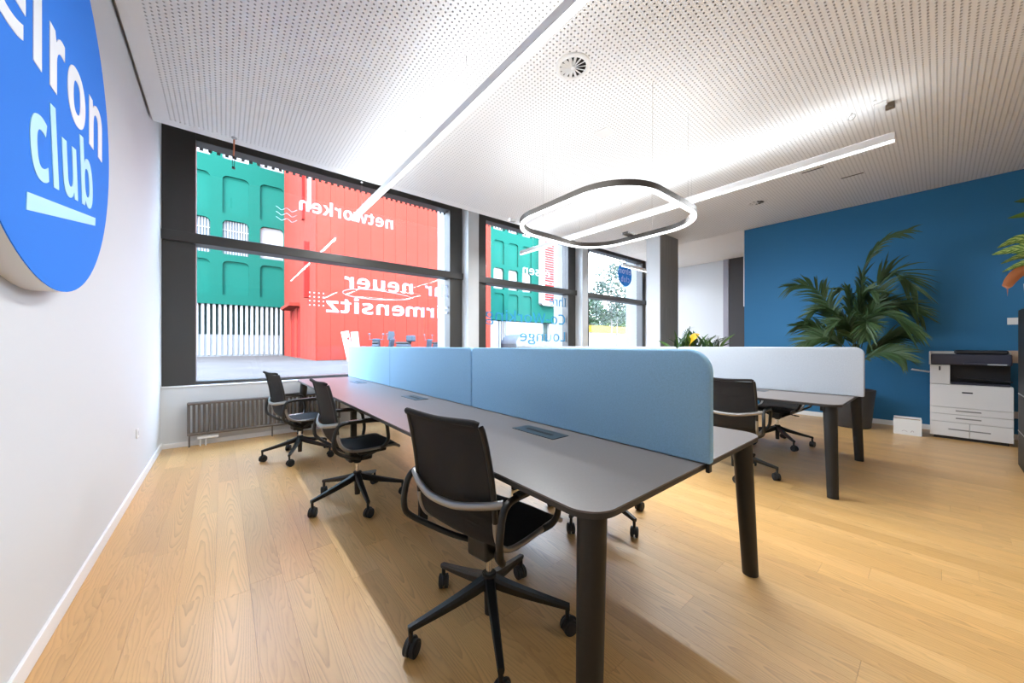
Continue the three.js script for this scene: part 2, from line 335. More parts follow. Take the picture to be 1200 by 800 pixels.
// ---------------------------------------------------------------- lamps
function areaLight(x, y, z, w, l, up, intensity, along = 'z') {     // w across x, l along z
  const a = new THREE.RectAreaLight(LAMP_COLOR, intensity, along === 'z' ? w : l, along === 'z' ? l : w);
  a.position.set(x, y, z); a.lookAt(x, y + (up ? 1 : -1), z); a.name = 'lamp_light';
  a.castShadow = true; scene.add(a); return a;
}
function linearLamp(x0, x1, z0, z1, label, cables) {
  const y = 3.07, cx = (x0 + x1) / 2, cz = (z0 + z1) / 2;
  const t = thing('linear_lamp', label, 'lamp', [cx, y, cz], 0, 'slim suspended linear lamps');
  const hx = (x1 - x0) / 2, hz = (z1 - z0) / 2;
  mesh('housing', rbox(-hx, hx, 0.006, 0.075, -hz, hz, 0.003), lampHousing, t);
  mesh('diffuser', rbox(-hx + 0.004, hx - 0.004, -0.004, 0.006, -hz + 0.004, hz - 0.004, 0.003), glow, t);
  mesh('uplight_strip', box(-hx + 0.008, hx - 0.008, 0.075, 0.078, -hz + 0.02, hz - 0.02), glow, t);
  for (const [dx, dz] of cables) { mesh('cable', rod([dx, 0.075, dz], [dx, CEIL - y, dz], 0.0012, 0.0012, 5), steel, t); mesh('canopy', rod([dx, CEIL - y - 0.012, dz], [dx, CEIL - y, dz], 0.014, 0.014, 10), trimWhite, t); }
  areaLight(cx, y - 0.008, cz, hx * 2 - 0.01, hz * 2 - 0.02, false, LINEAR_LAMP);
  areaLight(cx, y + 0.083, cz, hx * 2 - 0.016, hz * 2 - 0.04, true, LINEAR_UPLIGHT);
  return t;
}
linearLamp(1.46, 1.51, -5.5, -0.3, 'long slim white linear lamp hung over the blue divider', [[0, -2.2], [0, -0.7], [0, 0.8], [0, 2.3]]);
linearLamp(4.645, 4.695, -5.42, -0.26, 'long slim white linear lamp hung over the white divider', [[0, -2.2], [0, -0.7], [0, 0.8], [0, 2.45]]);
linearLamp(7.15, 9.6, -4.72, -4.67, 'shorter dark ended linear lamp past the grey pillar', [[-1, 0], [1, 0]]);
linearLamp(3.0, 3.05, 1.2, 3.2, 'added unseen linear lamp behind the camera, fill light for the room', [[0, -1], [0, 1]]);  // added lamp out of view, brightens the left wall and ceiling
{
  const cx = 3.37, cz = -2.44, y = 2.62, hw = 0.84, r = 0.52;
  const t = thing('ring_lamp', 'suspended rounded square ring lamp with bronze outer profile', 'lamp', [cx, y, cz]);
  const ring = (o, i, d) => { const s = roundRect(-hw + o, hw - o, -hw + o, hw - o, r - o); s.holes.push(roundRect(-hw + i, hw - i, -hw + i, hw - i, r - i, THREE.Path)); const g = new THREE.ExtrudeGeometry(s, { depth: d, bevelEnabled: false, curveSegments: 24 }); g.rotateX(-Math.PI / 2); return g; };
  mesh('profile', ring(0, 0.05, 0.055), bronze, t);
  const df = ring(0.004, 0.046, 0.016); df.translate(0, -0.016, 0); mesh('diffuser', df, glow, t);
  for (const [x, z] of [[-0.44, -0.55], [-0.5, 0.86], [0.16, 0.865], [0.6, -0.865], [0.865, 0.1]]) { mesh('cable', rod([x, 0.05, z], [x, CEIL - y, z], 0.0013, 0.0013, 5), steel, t); }
  mesh('driver_box', rbox(0.66, 0.86, 0.055, 0.085, -0.2, -0.12, 0.004), bronze, t);
  mesh('hanger_clip', rbox(-0.8, -0.72, 0.055, 0.09, -0.76, -0.72, 0.004), steel, t);
  const L = 2 * (hw - r) + 0.45;
  areaLight(cx - hw + 0.025, y - 0.02, cz, 0.04, L, false, RING_LAMP); areaLight(cx + hw - 0.025, y - 0.02, cz, 0.04, L, false, RING_LAMP);
  areaLight(cx, y - 0.02, cz - hw + 0.025, L, 0.04, false, RING_LAMP, 'z'); areaLight(cx, y - 0.02, cz + hw - 0.025, L, 0.04, false, RING_LAMP, 'z');
  const up = ring(0.01, 0.04, 0.003); up.translate(0, 0.055, 0); mesh('uplight_strip', up, glow, t);
  for (const s of [-1, 1]) { areaLight(cx + s * (hw - 0.025), y + 0.064, cz, 0.03, L, true, UPLIGHT); areaLight(cx, y + 0.064, cz + s * (hw - 0.025), L, 0.03, true, UPLIGHT); }
}

// ---------------------------------------------------------------- round sign on the left wall
{
  const Yc = 2.225, Zc = -2.17, R = 0.785, th = 0.075, x0 = XL + 0.001;
  const t = thing('round_sign', 'large round blue wall sign with white and pale blue lettering', 'sign', [x0, Yc, Zc], Math.PI / 2);
  // local: x runs to world -z (to the right on the wall), y up, z out of the wall
  const rim = new THREE.CylinderGeometry(R, R, th, 96, 1); rim.rotateX(Math.PI / 2); rim.translate(0, 0, th / 2); mesh('drum', rim, trimWhite, t);
  const face = new THREE.CylinderGeometry(R - 0.002, R - 0.002, 0.003, 96); face.rotateX(Math.PI / 2); face.translate(0, 0, th + 0.0015); mesh('face', face, signBlue, t);
  const put = (txt, size, x0, x1, y, tilt, m) => { const g = new TextGeometry(txt, { font, size, depth: 0.002, curveSegments: 8 }); g.computeBoundingBox(); const bb = g.boundingBox; g.translate(-bb.min.x, 0, 0); g.scale((x1 - x0) / (bb.max.x - bb.min.x), 1, 1); g.rotateZ(tilt); g.translate(x0, y, th + 0.003); mesh('lettering', g, m, t); };
  put('e', 0.31, -0.57, -0.295, -0.035, 0, signWhite); put('lron', 0.31, -0.235, 0.625, -0.035, 0, signWhite);
  put('club', 0.285, -0.245, 0.475, -0.425, 0.13, signPale);
  const ul = new THREE.ExtrudeGeometry(new THREE.Shape([new THREE.Vector2(-0.29, -0.555), new THREE.Vector2(0.5, -0.4), new THREE.Vector2(0.505, -0.36), new THREE.Vector2(-0.285, -0.495)]), { depth: 0.002, bevelEnabled: false }); ul.translate(0, 0, th + 0.003); mesh('underline', ul, signPale, t);
}

// ---------------------------------------------------------------- desks and dividers
function benchDesk(label, x0, x1, z0, z1, bays) {                    // z0 far, z1 near
  const cx = (x0 + x1) / 2, cz = (z0 + z1) / 2, hx = (x1 - x0) / 2, hz = (z1 - z0) / 2, TY = 0.755;
  const t = thing('bench_desk', label, 'desk', [cx, 0, cz], 0, 'long bench desks');
  const topShape = (o, r) => roundRect(-hx + o, hx - o, -hz + o, hz - o, r - o);
  const slab = (o, d, y, m, n) => { const g = new THREE.ExtrudeGeometry(topShape(o, 0.1), { depth: d, bevelEnabled: false, curveSegments: 12 }); g.rotateX(-Math.PI / 2); g.translate(0, y, 0); const u = uvBox(g); return mesh(n, u, m, t); };
  slab(0, 0.0165, TY - 0.022, deskEdge, 'edge_band'); slab(0.001, 0.0055, TY - 0.0055, deskTop, 'tabletop');
  for (const sx of [-1, 1]) mesh('frame_beam', rbox(sx * (hx - 0.4) - 0.02, sx * (hx - 0.4) + 0.02, TY - 0.06, TY - 0.022, -hz + 0.12, hz - 0.12, 0.004), blackMetal, t);
  for (const sz of [-1, 1]) mesh('cross_beam', rbox(-hx + 0.12, hx - 0.12, TY - 0.075, TY - 0.022, sz * (hz - 0.12) - 0.025, sz * (hz - 0.12) + 0.025, 0.004), blackMetal, t);
  for (const sx of [-1, 1]) for (const sz of [-1, 1]) {
    const a = [sx * (hx - 0.085), TY - 0.022, sz * (hz - 0.075)], b = [sx * (hx - 0.035), 0, sz * (hz - 0.05)];
    const g = rod(b, a, 0.037, 0.046, 20); mesh('leg', g, blackMetal, t);
  }
  for (const z of bays) for (const sx of [-1, 1]) mesh('middle_leg', rbox(sx * (hx - 0.3) - 0.03, sx * (hx - 0.3) + 0.03, 0, TY - 0.022, z - cz - 0.02, z - cz + 0.02, 0.006), blackMetal, t);
  return t;
}
const d1 = benchDesk('long taupe bench desk carrying the blue divider', 0.785, 2.23, -5.7, -0.6, [-2.31, -4.02]);
const d2 = benchDesk('dark bench desk carrying the white divider', 3.76, 5.28, -5.4, -0.5, [-2.15, -3.8]);
for (const [d, cx, cz, zs] of [[d1, 1.5075, -3.15, [-1.395, -3.03, -4.75]], [d2, 4.52, -2.95, [-1.3, -2.95]]]) for (const z of zs) for (const s of [-1, 1]) {
  const f = mesh('cable_flap', rbox(s * 0.17 - 0.06, s * 0.17 + 0.06, 0.7552, 0.7585, z - cz - 0.16, z - cz + 0.16, 0.0015), flapMat, d);
  mesh('slot', box(s * 0.17 - 0.012, s * 0.17 + 0.012, 0.7585, 0.7592, z - cz - 0.1, z - cz + 0.1), blackMetal, f);
}
function divider(label, x, z0, z1, material, r, seams = []) {
  const L = z1 - z0, h = 1.213, y0 = 0.757, th = 0.034;
  const t = thing('desk_divider', label, 'divider', [x, y0, (z0 + z1) / 2], Math.PI / 2, 'upholstered desk dividers');
  // local x runs to world -z
  const s = roundRect(-L / 2 + 0.008, L / 2 - 0.008, 0.008, h - y0 - 0.008, [0.004, 0.004, r[1], r[0]]);
  const g = new THREE.ExtrudeGeometry(s, { depth: th - 0.016, bevelEnabled: true, bevelThickness: 0.008, bevelSize: 0.008, bevelSegments: 3, curveSegments: 10 }); g.translate(0, 0, -th / 2 + 0.008);
  mesh('panel', uvBox(toCreasedNormals(g, 0.7)), material, t);
  for (const z of seams) mesh('seam', box((z0 + z1) / 2 - z - 0.0025, (z0 + z1) / 2 - z + 0.0025, 0.004, h - y0 - 0.002, -th / 2 - 0.0008, th / 2 + 0.0008), M(C(0.12, 0.24, 0.38), 0.95), t);
  return t;
}
// r = [radius at the near end, radius at the far end]
const v1 = divider('sky blue felt divider at the open end of the taupe desk', 1.5, -2.3, -0.575, feltBlue, [0.085, 0.03]);
mesh('clamp', rbox(-0.857, -0.842, -0.035, 0.012, -0.014, 0.014, 0.004), blackMetal, v1).position.z = 0;
divider('longer sky blue felt divider next to the window', 1.5, -5.78, -2.31, feltBlue, [0.03, 0.02], [-4.03]);
divider('white felt divider at the open end of the dark desk', 4.53, -2.15, -0.44, feltWhite, [0.06, 0.03]);
divider('white felt divider of the dark desk towards the window', 4.53, -5.38, -2.16, feltWhite, [0.03, 0.03]);

// ---------------------------------------------------------------- office chairs
const wheelGeo = (() => { const l = []; for (const s of [-1, 1]) { const g = new THREE.CylinderGeometry(0.033, 0.033, 0.017, 18); g.rotateX(Math.PI / 2); g.translate(0, 0.033, s * 0.0135); l.push(g); const c = new THREE.CylinderGeometry(0.024, 0.024, 0.003, 14); c.rotateX(Math.PI / 2); c.translate(0, 0.033, s * 0.0235); l.push(c); } return merge(l); })();
const casterGeo = merge([rod([0, 0.05, 0], [0, 0.118, 0], 0.0095, 0.0095, 10), (() => { const g = new THREE.TorusGeometry(0.036, 0.006, 6, 12, Math.PI); g.translate(0.008, 0.033, 0); return g; })(), rod([0.008, 0.033, -0.008], [0.008, 0.033, 0.008], 0.012, 0.012, 8)]);
const armGeo = (() => { // one slim star arm along +x, deep at the hub and thin at the caster
  const n = 8, pos = [], idx = [];
  for (let i = 0; i <= n; i++) { const t = i / n, x = 0.02 + 0.33 * t, top = 0.225 - 0.1 * Math.pow(t, 0.85), hgt = 0.05 - 0.028 * t, w = 0.024 - 0.011 * t; for (const [a, b] of [[-0.7, 0], [0.7, 0], [1, -0.3], [0.75, -1], [-0.75, -1], [-1, -0.3]]) pos.push(x, top + b * hgt, a * w); }
  for (let i = 0; i < n; i++) for (let k = 0; k < 6; k++) { const a = i * 6 + k, b = i * 6 + (k + 1) % 6; idx.push(a, b, a + 6, b, b + 6, a + 6); }
  for (const e of [0, n * 6]) for (let k = 1; k < 5; k++) idx.push(e, e + k, e + k + 1);
  const g = new THREE.BufferGeometry(); g.setAttribute('position', new THREE.Float32BufferAttribute(pos, 3)); g.setIndex(idx); g.computeVertexNormals();
  const o = toCreasedNormals(g, 0.6); o.setAttribute('uv', new THREE.Float32BufferAttribute(new Float32Array(o.attributes.position.count * 2), 2)); return o;
})();
const PROFILE = [[-0.268, 0.952], [-0.262, 0.935], [-0.245, 0.87], [-0.226, 0.78], [-0.213, 0.69], [-0.205, 0.61], [-0.198, 0.555], [-0.176, 0.503], [-0.13, 0.468], [-0.05, 0.452], [0.06, 0.45], [0.16, 0.452], [0.225, 0.447], [0.255, 0.43]];
const profileCurve = new THREE.CatmullRomCurve3(PROFILE.map(([x, y]) => V(x, y, 0)));
function fabricSurface(t0, t1, half, sag, n = 26, m = 12) {
  const th = 0.005, pos = [], uv = [], idx = [], row = m + 1;
  for (const side of [1, -1]) for (let i = 0; i <= n; i++) {
    const t = t0 + (t1 - t0) * i / n, p = profileCurve.getPoint(t), d = profileCurve.getTangent(t), nx = -d.y, ny = d.x;
    for (let j = 0; j <= m; j++) {
      const s = j / m * 2 - 1, k = -sag * (1 - s * s) + side * th / 2;
      pos.push(p.x + nx * k, p.y + ny * k, s * half(t)); uv.push(j / m * 0.43, i / n * 0.6);
    }
  }
  const off = (n + 1) * row;
  for (let i = 0; i < n; i++) for (let j = 0; j < m; j++) { const a = i * row + j; idx.push(a, a + 1, a + row, a + 1, a + row + 1, a + row, off + a, off + a + row, off + a + 1, off + a + 1, off + a + row, off + a + row + 1); }
  const g = new THREE.BufferGeometry(); g.setAttribute('position', new THREE.Float32BufferAttribute(pos, 3)); g.setAttribute('uv', new THREE.Float32BufferAttribute(uv, 2)); g.setIndex(idx); g.computeVertexNormals(); return g;
}
const halfWidth = (t) => 0.205 + 0.012 * Math.sin(Math.min(1, t * 1.4) * Math.PI);
const sampleSide = (t0, t1, s, n = 16, out = 0.006) => { const l = []; for (let i = 0; i <= n; i++) { const t = t0 + (t1 - t0) * i / n, p = profileCurve.getPoint(t); l.push(V(p.x, p.y, s * (halfWidth(t) + out))); } return l; };
const CH = {
  back: fabricSurface(0.03, 0.56, halfWidth, 0.012), seat: fabricSurface(0.56, 0.985, halfWidth, -0.012),
  topRoll: tube([V(-0.275, 0.955, -0.208), V(-0.286, 0.962, -0.19), V(-0.292, 0.955, 0), V(-0.286, 0.962, 0.19), V(-0.275, 0.955, 0.208)], 0.012, 20, 8),
  sideUp: [-1, 1].map((s) => tube(sampleSide(0.015, 0.4, s), 0.0105, 24, 8)), sideLow: [-1, 1].map((s) => tube(sampleSide(0.4, 0.985, s), 0.0115, 30, 8)),
  frontRoll: tube([V(0.255, 0.43, -0.2), V(0.262, 0.427, 0), V(0.255, 0.43, 0.2)], 0.011, 12, 8),
  crossbar: (() => { const g = tube([V(-0.205, 0.672, -0.262), V(-0.232, 0.66, -0.2), V(-0.262, 0.645, -0.09), V(-0.268, 0.642, 0), V(-0.262, 0.645, 0.09), V(-0.232, 0.66, 0.2), V(-0.205, 0.672, 0.262)], 0.0125, 30, 8); const p = g.attributes.position; for (let i = 0; i < p.count; i++) p.setY(i, 0.655 + (p.getY(i) - 0.655) * 1.25); return g; })(),
  armLoop: [-1, 1].map((s) => tube([[0.0, 0.345, s * 0.05], [-0.1, 0.395, s * 0.14], [-0.2, 0.465, s * 0.252], [-0.238, 0.505, s * 0.277], [-0.246, 0.56, s * 0.279], [-0.233, 0.63, s * 0.277], [-0.21, 0.668, s * 0.273], [-0.16, 0.682, s * 0.272], [0.0, 0.678, s * 0.276], [0.09, 0.668, s * 0.276], [0.125, 0.635, s * 0.274], [0.136, 0.58, s * 0.27], [0.142, 0.52, s * 0.264], [0.125, 0.468, s * 0.238], [0.065, 0.395, s * 0.13], [0.02, 0.345, s * 0.05]], 0.0135, 90, 8, false, 0.35)),
  armPad: [-1, 1].map((s) => { const g = rbox(-0.15, 0.085, 0.684, 0.697, s * 0.274 - 0.019, s * 0.274 + 0.019, 0.006); return g; }),
  mechanism: merge([rbox(-0.08, 0.1, 0.325, 0.42, -0.06, 0.06, 0.016), rbox(-0.05, 0.16, 0.41, 0.44, -0.19, 0.19, 0.012), rod([0, 0.305, 0], [0, 0.33, 0], 0.026, 0.04, 14)]),
  lever: merge([rod([0.06, 0.4, -0.07], [0.09, 0.392, -0.2], 0.005, 0.005, 8), rod([0.09, 0.392, -0.2], [0.096, 0.39, -0.245], 0.009, 0.007, 8)]),
  column: rod([0, 0.225, 0], [0, 0.315, 0], 0.014, 0.014, 16), sleeve: merge([rod([0, 0.055, 0], [0, 0.235, 0], 0.02, 0.026, 16), rod([0, 0.165, 0], [0, 0.232, 0], 0.035, 0.031, 16)]),
};
function officeChair(label, x, z, facing, baseWorldDeg, group, drop = 0) {    // facing: degrees turned from +x towards -z
  const a = facing * Math.PI / 180, t = thing('office_chair', label, 'chair', [x, 0, z], a, group);
  mesh('back_mesh', CH.back, chairMesh, t); mesh('seat_mesh', CH.seat, chairFabric, t);
  mesh('top_roll', CH.topRoll, chairFabric, t); mesh('front_roll', CH.frontRoll, blackPlastic, t);
  for (const k of [0, 1]) { mesh('back_rail', CH.sideUp[k], blackPlastic, t); mesh('seat_rail', CH.sideLow[k], chairGrey, t); const l = mesh('arm_loop', CH.armLoop[k], blackPlastic, t); mesh('arm_pad', CH.armPad[k], blackPlastic, l); }
  mesh('crossbar', CH.crossbar, chairGrey, t);
  mesh('mechanism', CH.mechanism, blackPlastic, t); mesh('lever', CH.lever, blackPlastic, t);
  for (const m of t.children) m.position.y = -drop;                 // seat set lower on its gas column
  mesh('gas_column', CH.column, chrome, t); mesh('column_sleeve', CH.sleeve, blackPlastic, t);
  for (let k = 0; k < 5; k++) {
    const phi = (baseWorldDeg + k * 72) * Math.PI / 180 + a;
    mesh('base_arm', armGeo, blackPlastic, t).rotation.y = -phi;
    const c = mesh('caster', casterGeo, blackPlastic, t); c.position.set(Math.cos(phi) * 0.34, 0, Math.sin(phi) * 0.34); c.rotation.y = -phi + 0.5 + k * 1.7;
    mesh('wheel', wheelGeo, rubber, c).position.x = 0.008;
  }
  return t;
}
officeChair('black mesh office chair at the open end of the taupe desk', 0.904, -1.26, 11, 47, 'black office chairs');
officeChair('black mesh office chair at the middle place of the taupe desk', 0.82, -2.93, 2, 22, 'black office chairs');
officeChair('black mesh office chair standing in front of the radiator', 0.654, -4.5, 10, 42, 'black office chairs', 0.02);
officeChair('black mesh office chair behind the blue divider, casters seen below the desk', 2.09, -1.58, 178, 27.5, 'black office chairs');
officeChair('black mesh office chair tucked at the dark desk, back to the blue divider', 3.85, -1.28, 6, 12, 'black office chairs', 0.04);
officeChair('black mesh office chair on the palm side of the dark desk', 5.38, -1.3, 176, 140, 'black office chairs');

// ---------------------------------------------------------------- radiator
{
  const x0 = -0.34, x1 = 1.36, z = -5.74, t = thing('radiator', 'brown grey tubular radiator under the window', 'radiator', [(x0 + x1) / 2, 0, z]);
  const h = (x1 - x0) / 2, n = 36, tg = rod([0, 0.165, 0], [0, 0.515, 0], 0.0145, 0.0145, 10);
  for (const y of [0.525, 0.155]) mesh('header', rbox(-h, h, y - 0.017, y + 0.017, -0.034, 0.034, 0.014), radiatorMat, t);
  for (let i = 0; i < n; i++) { const m = mesh('tube', tg, radiatorMat, t); m.position.set(-h + 0.015 + i * (2 * h - 0.03) / (n - 1), 0, 0.012); }
  for (const dx of [-h + 0.02, 0.0, h - 0.02]) mesh('foot', rod([dx, 0, 0], [dx, 0.15, 0], 0.009, 0.009, 8), radiatorMat, t);
  mesh('valve', merge([rbox(-h + 0.09, -h + 0.22, 0.085, 0.12, -0.02, 0.02, 0.008), rod([-h + 0.22, 0.1, 0], [-h + 0.29, 0.1, 0], 0.02, 0.02, 12), rod([-h + 0.12, 0.0, 0], [-h + 0.12, 0.14, 0], 0.008, 0.008, 8), rod([-h + 0.17, 0.0, 0], [-h + 0.17, 0.14, 0], 0.008, 0.008, 8)]), trimWhite, t);
}

// ---------------------------------------------------------------- printer and things by the blue wall
{
  const pw = M(C(0.62, 0.6, 0.58), 0.45), pd = M(C(0.028, 0.028, 0.045), 0.4), pk = M(C(0.01, 0.01, 0.013), 0.45), pg = M(C(0.2, 0.19, 0.18), 0.5);
  const t = thing('office_printer', 'tall white and black office printer with paper drawers', 'printer', [7.36, 0, 0.235]);
  const W = 0.325;                                                  // half width along z; local x from front (0) to back
  mesh('body', rbox(0.004, 0.5, 0.04, 0.72, -W, W, 0.008), pw, t);
  mesh('plinth', box(0.03, 0.48, 0.0, 0.04, -W + 0.03, W - 0.03), pk, t);
  for (const [z, x] of [[-W + 0.06, 0.05], [W - 0.06, 0.05]]) mesh('foot', rod([x, 0, z], [x, 0.04, z], 0.025, 0.025, 10), pk, t);
  const front = (y0, y1, z0, z1, n) => mesh(n, rbox(-0.014, 0.004, y0, y1, z0, z1, 0.004), pw, t);
  for (const s of [0, 1]) { const d = front(0.042, 0.226, s ? 0.002 : -W, s ? W : -0.002, 'drawer'); mesh('handle', rbox(-0.018, -0.013, 0.128, 0.142, s ? 0.004 : -0.17, s ? 0.16 : -0.004, 0.003), pg, d); }
  for (const [a, b] of [[0.23, 0.33], [0.334, 0.418]]) { const d = front(a, b, -W, W, 'drawer'); mesh('handle', rbox(-0.018, -0.013, (a + b) / 2 - 0.004, (a + b) / 2 + 0.012, -0.11, 0.09, 0.003), pg, d); }
  const fd = front(0.422, 0.716, -W, W, 'front_door'); mesh('nameplate', rbox(-0.0165, -0.013, 0.612, 0.63, -0.06, 0.025, 0.002), pk, fd);
  const col = mesh('side_column', rbox(-0.008, 0.5, 0.722, 0.97, -W, -W + 0.17, 0.006), pw, t); mesh('latch', rbox(-0.012, -0.007, 0.9, 0.955, -W + 0.075, -W + 0.09, 0.002), pk, col);
  mesh('output_cavity', rbox(0.16, 0.5, 0.72, 0.97, -W + 0.17, W - 0.01, 0.006), pk, t);
  mesh('output_tray', rbox(0.0, 0.4, 0.722, 0.745, -W + 0.175, W - 0.02, 0.006), pd, t);
  const tray = rbox(0.02, 0.42, 0.79, 0.8, -W + 0.18, W - 0.05, 0.004); tray.rotateX(0.06); mesh('paper_shelf', tray, pk, t);
  mesh('scanner', rbox(-0.01, 0.5, 0.975, 1.115, -W + 0.008, W - 0.008, 0.014), pd, t);
  mesh('scanner_side', rbox(-0.004, 0.52, 0.972, 1.15, -W - 0.008, -W + 0.008, 0.006), pw, t);
  mesh('lid_edge', rbox(0.2, 0.52, 1.11, 1.15, -W - 0.002, W, 0.012), pw, t);
  mesh('document_feeder', rbox(0.03, 0.44, 1.115, 1.165, -0.12, W - 0.03, 0.02), pk, t);
  const pan = rbox(-0.12, 0.02, 0.985, 1.0, -0.05, 0.29, 0.006); pan.rotateZ(0.0); const p = mesh('control_panel', pan, pd, t); mesh('screen', rbox(-0.122, -0.119, 0.986, 1.0, 0.13, 0.27, 0.002), M(C(0.45, 0.47, 0.5), 0.2), p);
  const sd = rbox(0.05, 0.3, 0.0, 0.012, -0.17, 0, 0.004); sd.rotateX(0.16); sd.translate(0, 0.86, -W - 0.005); mesh('side_tray', sd, pw, t);
  const b = thing('cardboard_box', 'small white open cardboard box beside the printer', 'box', [7.4, 0, -0.295], 0.04);
  const bxm = M(C(0.68, 0.67, 0.65), 0.8), inn = M(C(0.36, 0.23, 0.13), 0.9);
  mesh('side', merge([box(-0.14, -0.135, 0, 0.215, -0.13, 0.13), box(0.135, 0.14, 0, 0.215, -0.13, 0.13), box(-0.135, 0.135, 0, 0.215, -0.13, -0.125), box(-0.135, 0.135, 0, 0.215, 0.125, 0.13)]), bxm, b);
  mesh('bottom', box(-0.135, 0.135, 0.0, 0.004, -0.125, 0.125), inn, b);
  mesh('contents', rbox(-0.13, 0.13, 0.004, 0.19, -0.12, 0.12, 0.01), inn, b);
  mesh('print_mark', merge([tube([[-0.1405, 0.045, -0.05], [-0.1405, 0.06, -0.03], [-0.1405, 0.045, 0]], 0.002, 8, 4), tube([[-0.1405, 0.04, 0.03], [-0.1405, 0.065, 0.045], [-0.1405, 0.045, 0.06]], 0.002, 8, 4)]), M(C(0.25, 0.15, 0.15), 0.8), b);
  const sw = thing('wall_switch', 'white square switch on the blue wall above the printer', 'switch', [XB, 1.5, 0.6]); mesh('plate', rbox(-0.012, 0, 0, 0.09, -0.045, 0.045, 0.004), trimWhite, sw); mesh('rocker', rbox(-0.016, -0.012, 0.012, 0.078, -0.033, 0.033, 0.002), trimWhite, sw);
  const so = thing('wall_socket', 'white socket on the blue wall beside the printer', 'socket', [XB, 0.28, 0.66]); mesh('plate', rbox(-0.012, 0, 0, 0.09, -0.09, 0.09, 0.004), trimWhite, so); mesh('plug', rbox(-0.05, -0.012, 0.025, 0.065, -0.02, 0.02, 0.006), trimWhite, so); mesh('power_cable', tube([[-0.05, 0.045, 0], [-0.09, 0.0, -0.01], [-0.08, -0.18, 0.02], [-0.04, -0.275, 0.0]], 0.004, 20, 6), trimWhite, so);
  const bg = thing('notice_board', 'beige board fixed to the blue wall behind the printer', 'board', [XB, 1.0, 0.56]); mesh('panel', rbox(-0.02, 0, 0, 0.16, -0.14, 0.14, 0.004), M(C(0.55, 0.42, 0.32), 0.7), bg);
  const ol = thing('wall_outlet', 'white double outlet low on the plain white wall', 'socket', [XL, 0.44, -4.36]); mesh('plate', rbox(0, 0.01, 0, 0.08, -0.04, 0.04, 0.004), trimWhite, ol); const cy = new THREE.CylinderGeometry(0.02, 0.02, 0.004, 16); cy.rotateZ(Math.PI / 2); cy.translate(0.011, 0.04, 0); mesh('insert', cy, M(C(0.6, 0.6, 0.6), 0.5), ol);
}

// ---------------------------------------------------------------- plants
function blade(root, dir, up, len, w, droop, n = 4) {               // a folded narrow leaf: two triangles wide, n long, bending down
  const pos = [], idx = [], d = dir.clone().normalize(), side = new THREE.Vector3().crossVectors(d, up).normalize(), nrm = new THREE.Vector3().crossVectors(side, d).normalize();
  for (let i = 0; i <= n; i++) {
    const t = i / n, c = root.clone().addScaledVector(d, len * t); c.y -= droop * len * t * t;
    const ww = w * (t < 0.3 ? 0.45 + 0.55 * t / 0.3 : Math.pow(1 - (t - 0.3) / 0.7, 0.8)) + 0.0006;
    const a = c.clone().addScaledVector(side, -ww).addScaledVector(nrm, ww * 0.4), b = c.clone().addScaledVector(side, ww).addScaledVector(nrm, ww * 0.4);
    pos.push(a.x, a.y, a.z, c.x, c.y, c.z, b.x, b.y, b.z);
  }
  for (let i = 0; i < n; i++) for (const k of [0, 1]) { const a = i * 3 + k; idx.push(a, a + 1, a + 3, a + 1, a + 4, a + 3); }
  const g = new THREE.BufferGeometry(); g.setAttribute('position', new THREE.Float32BufferAttribute(pos, 3)); g.setAttribute('uv', new THREE.Float32BufferAttribute(new Float32Array(pos.length / 3 * 2), 2)); g.setIndex(idx); g.computeVertexNormals(); return g;
}
const leafMat = (r, g, b) => PM(C(r, g, b), 0.5, { side: THREE.DoubleSide, transmission: 0.12, thickness: 0 });
const palmGreen = leafMat(0.042, 0.088, 0.026);
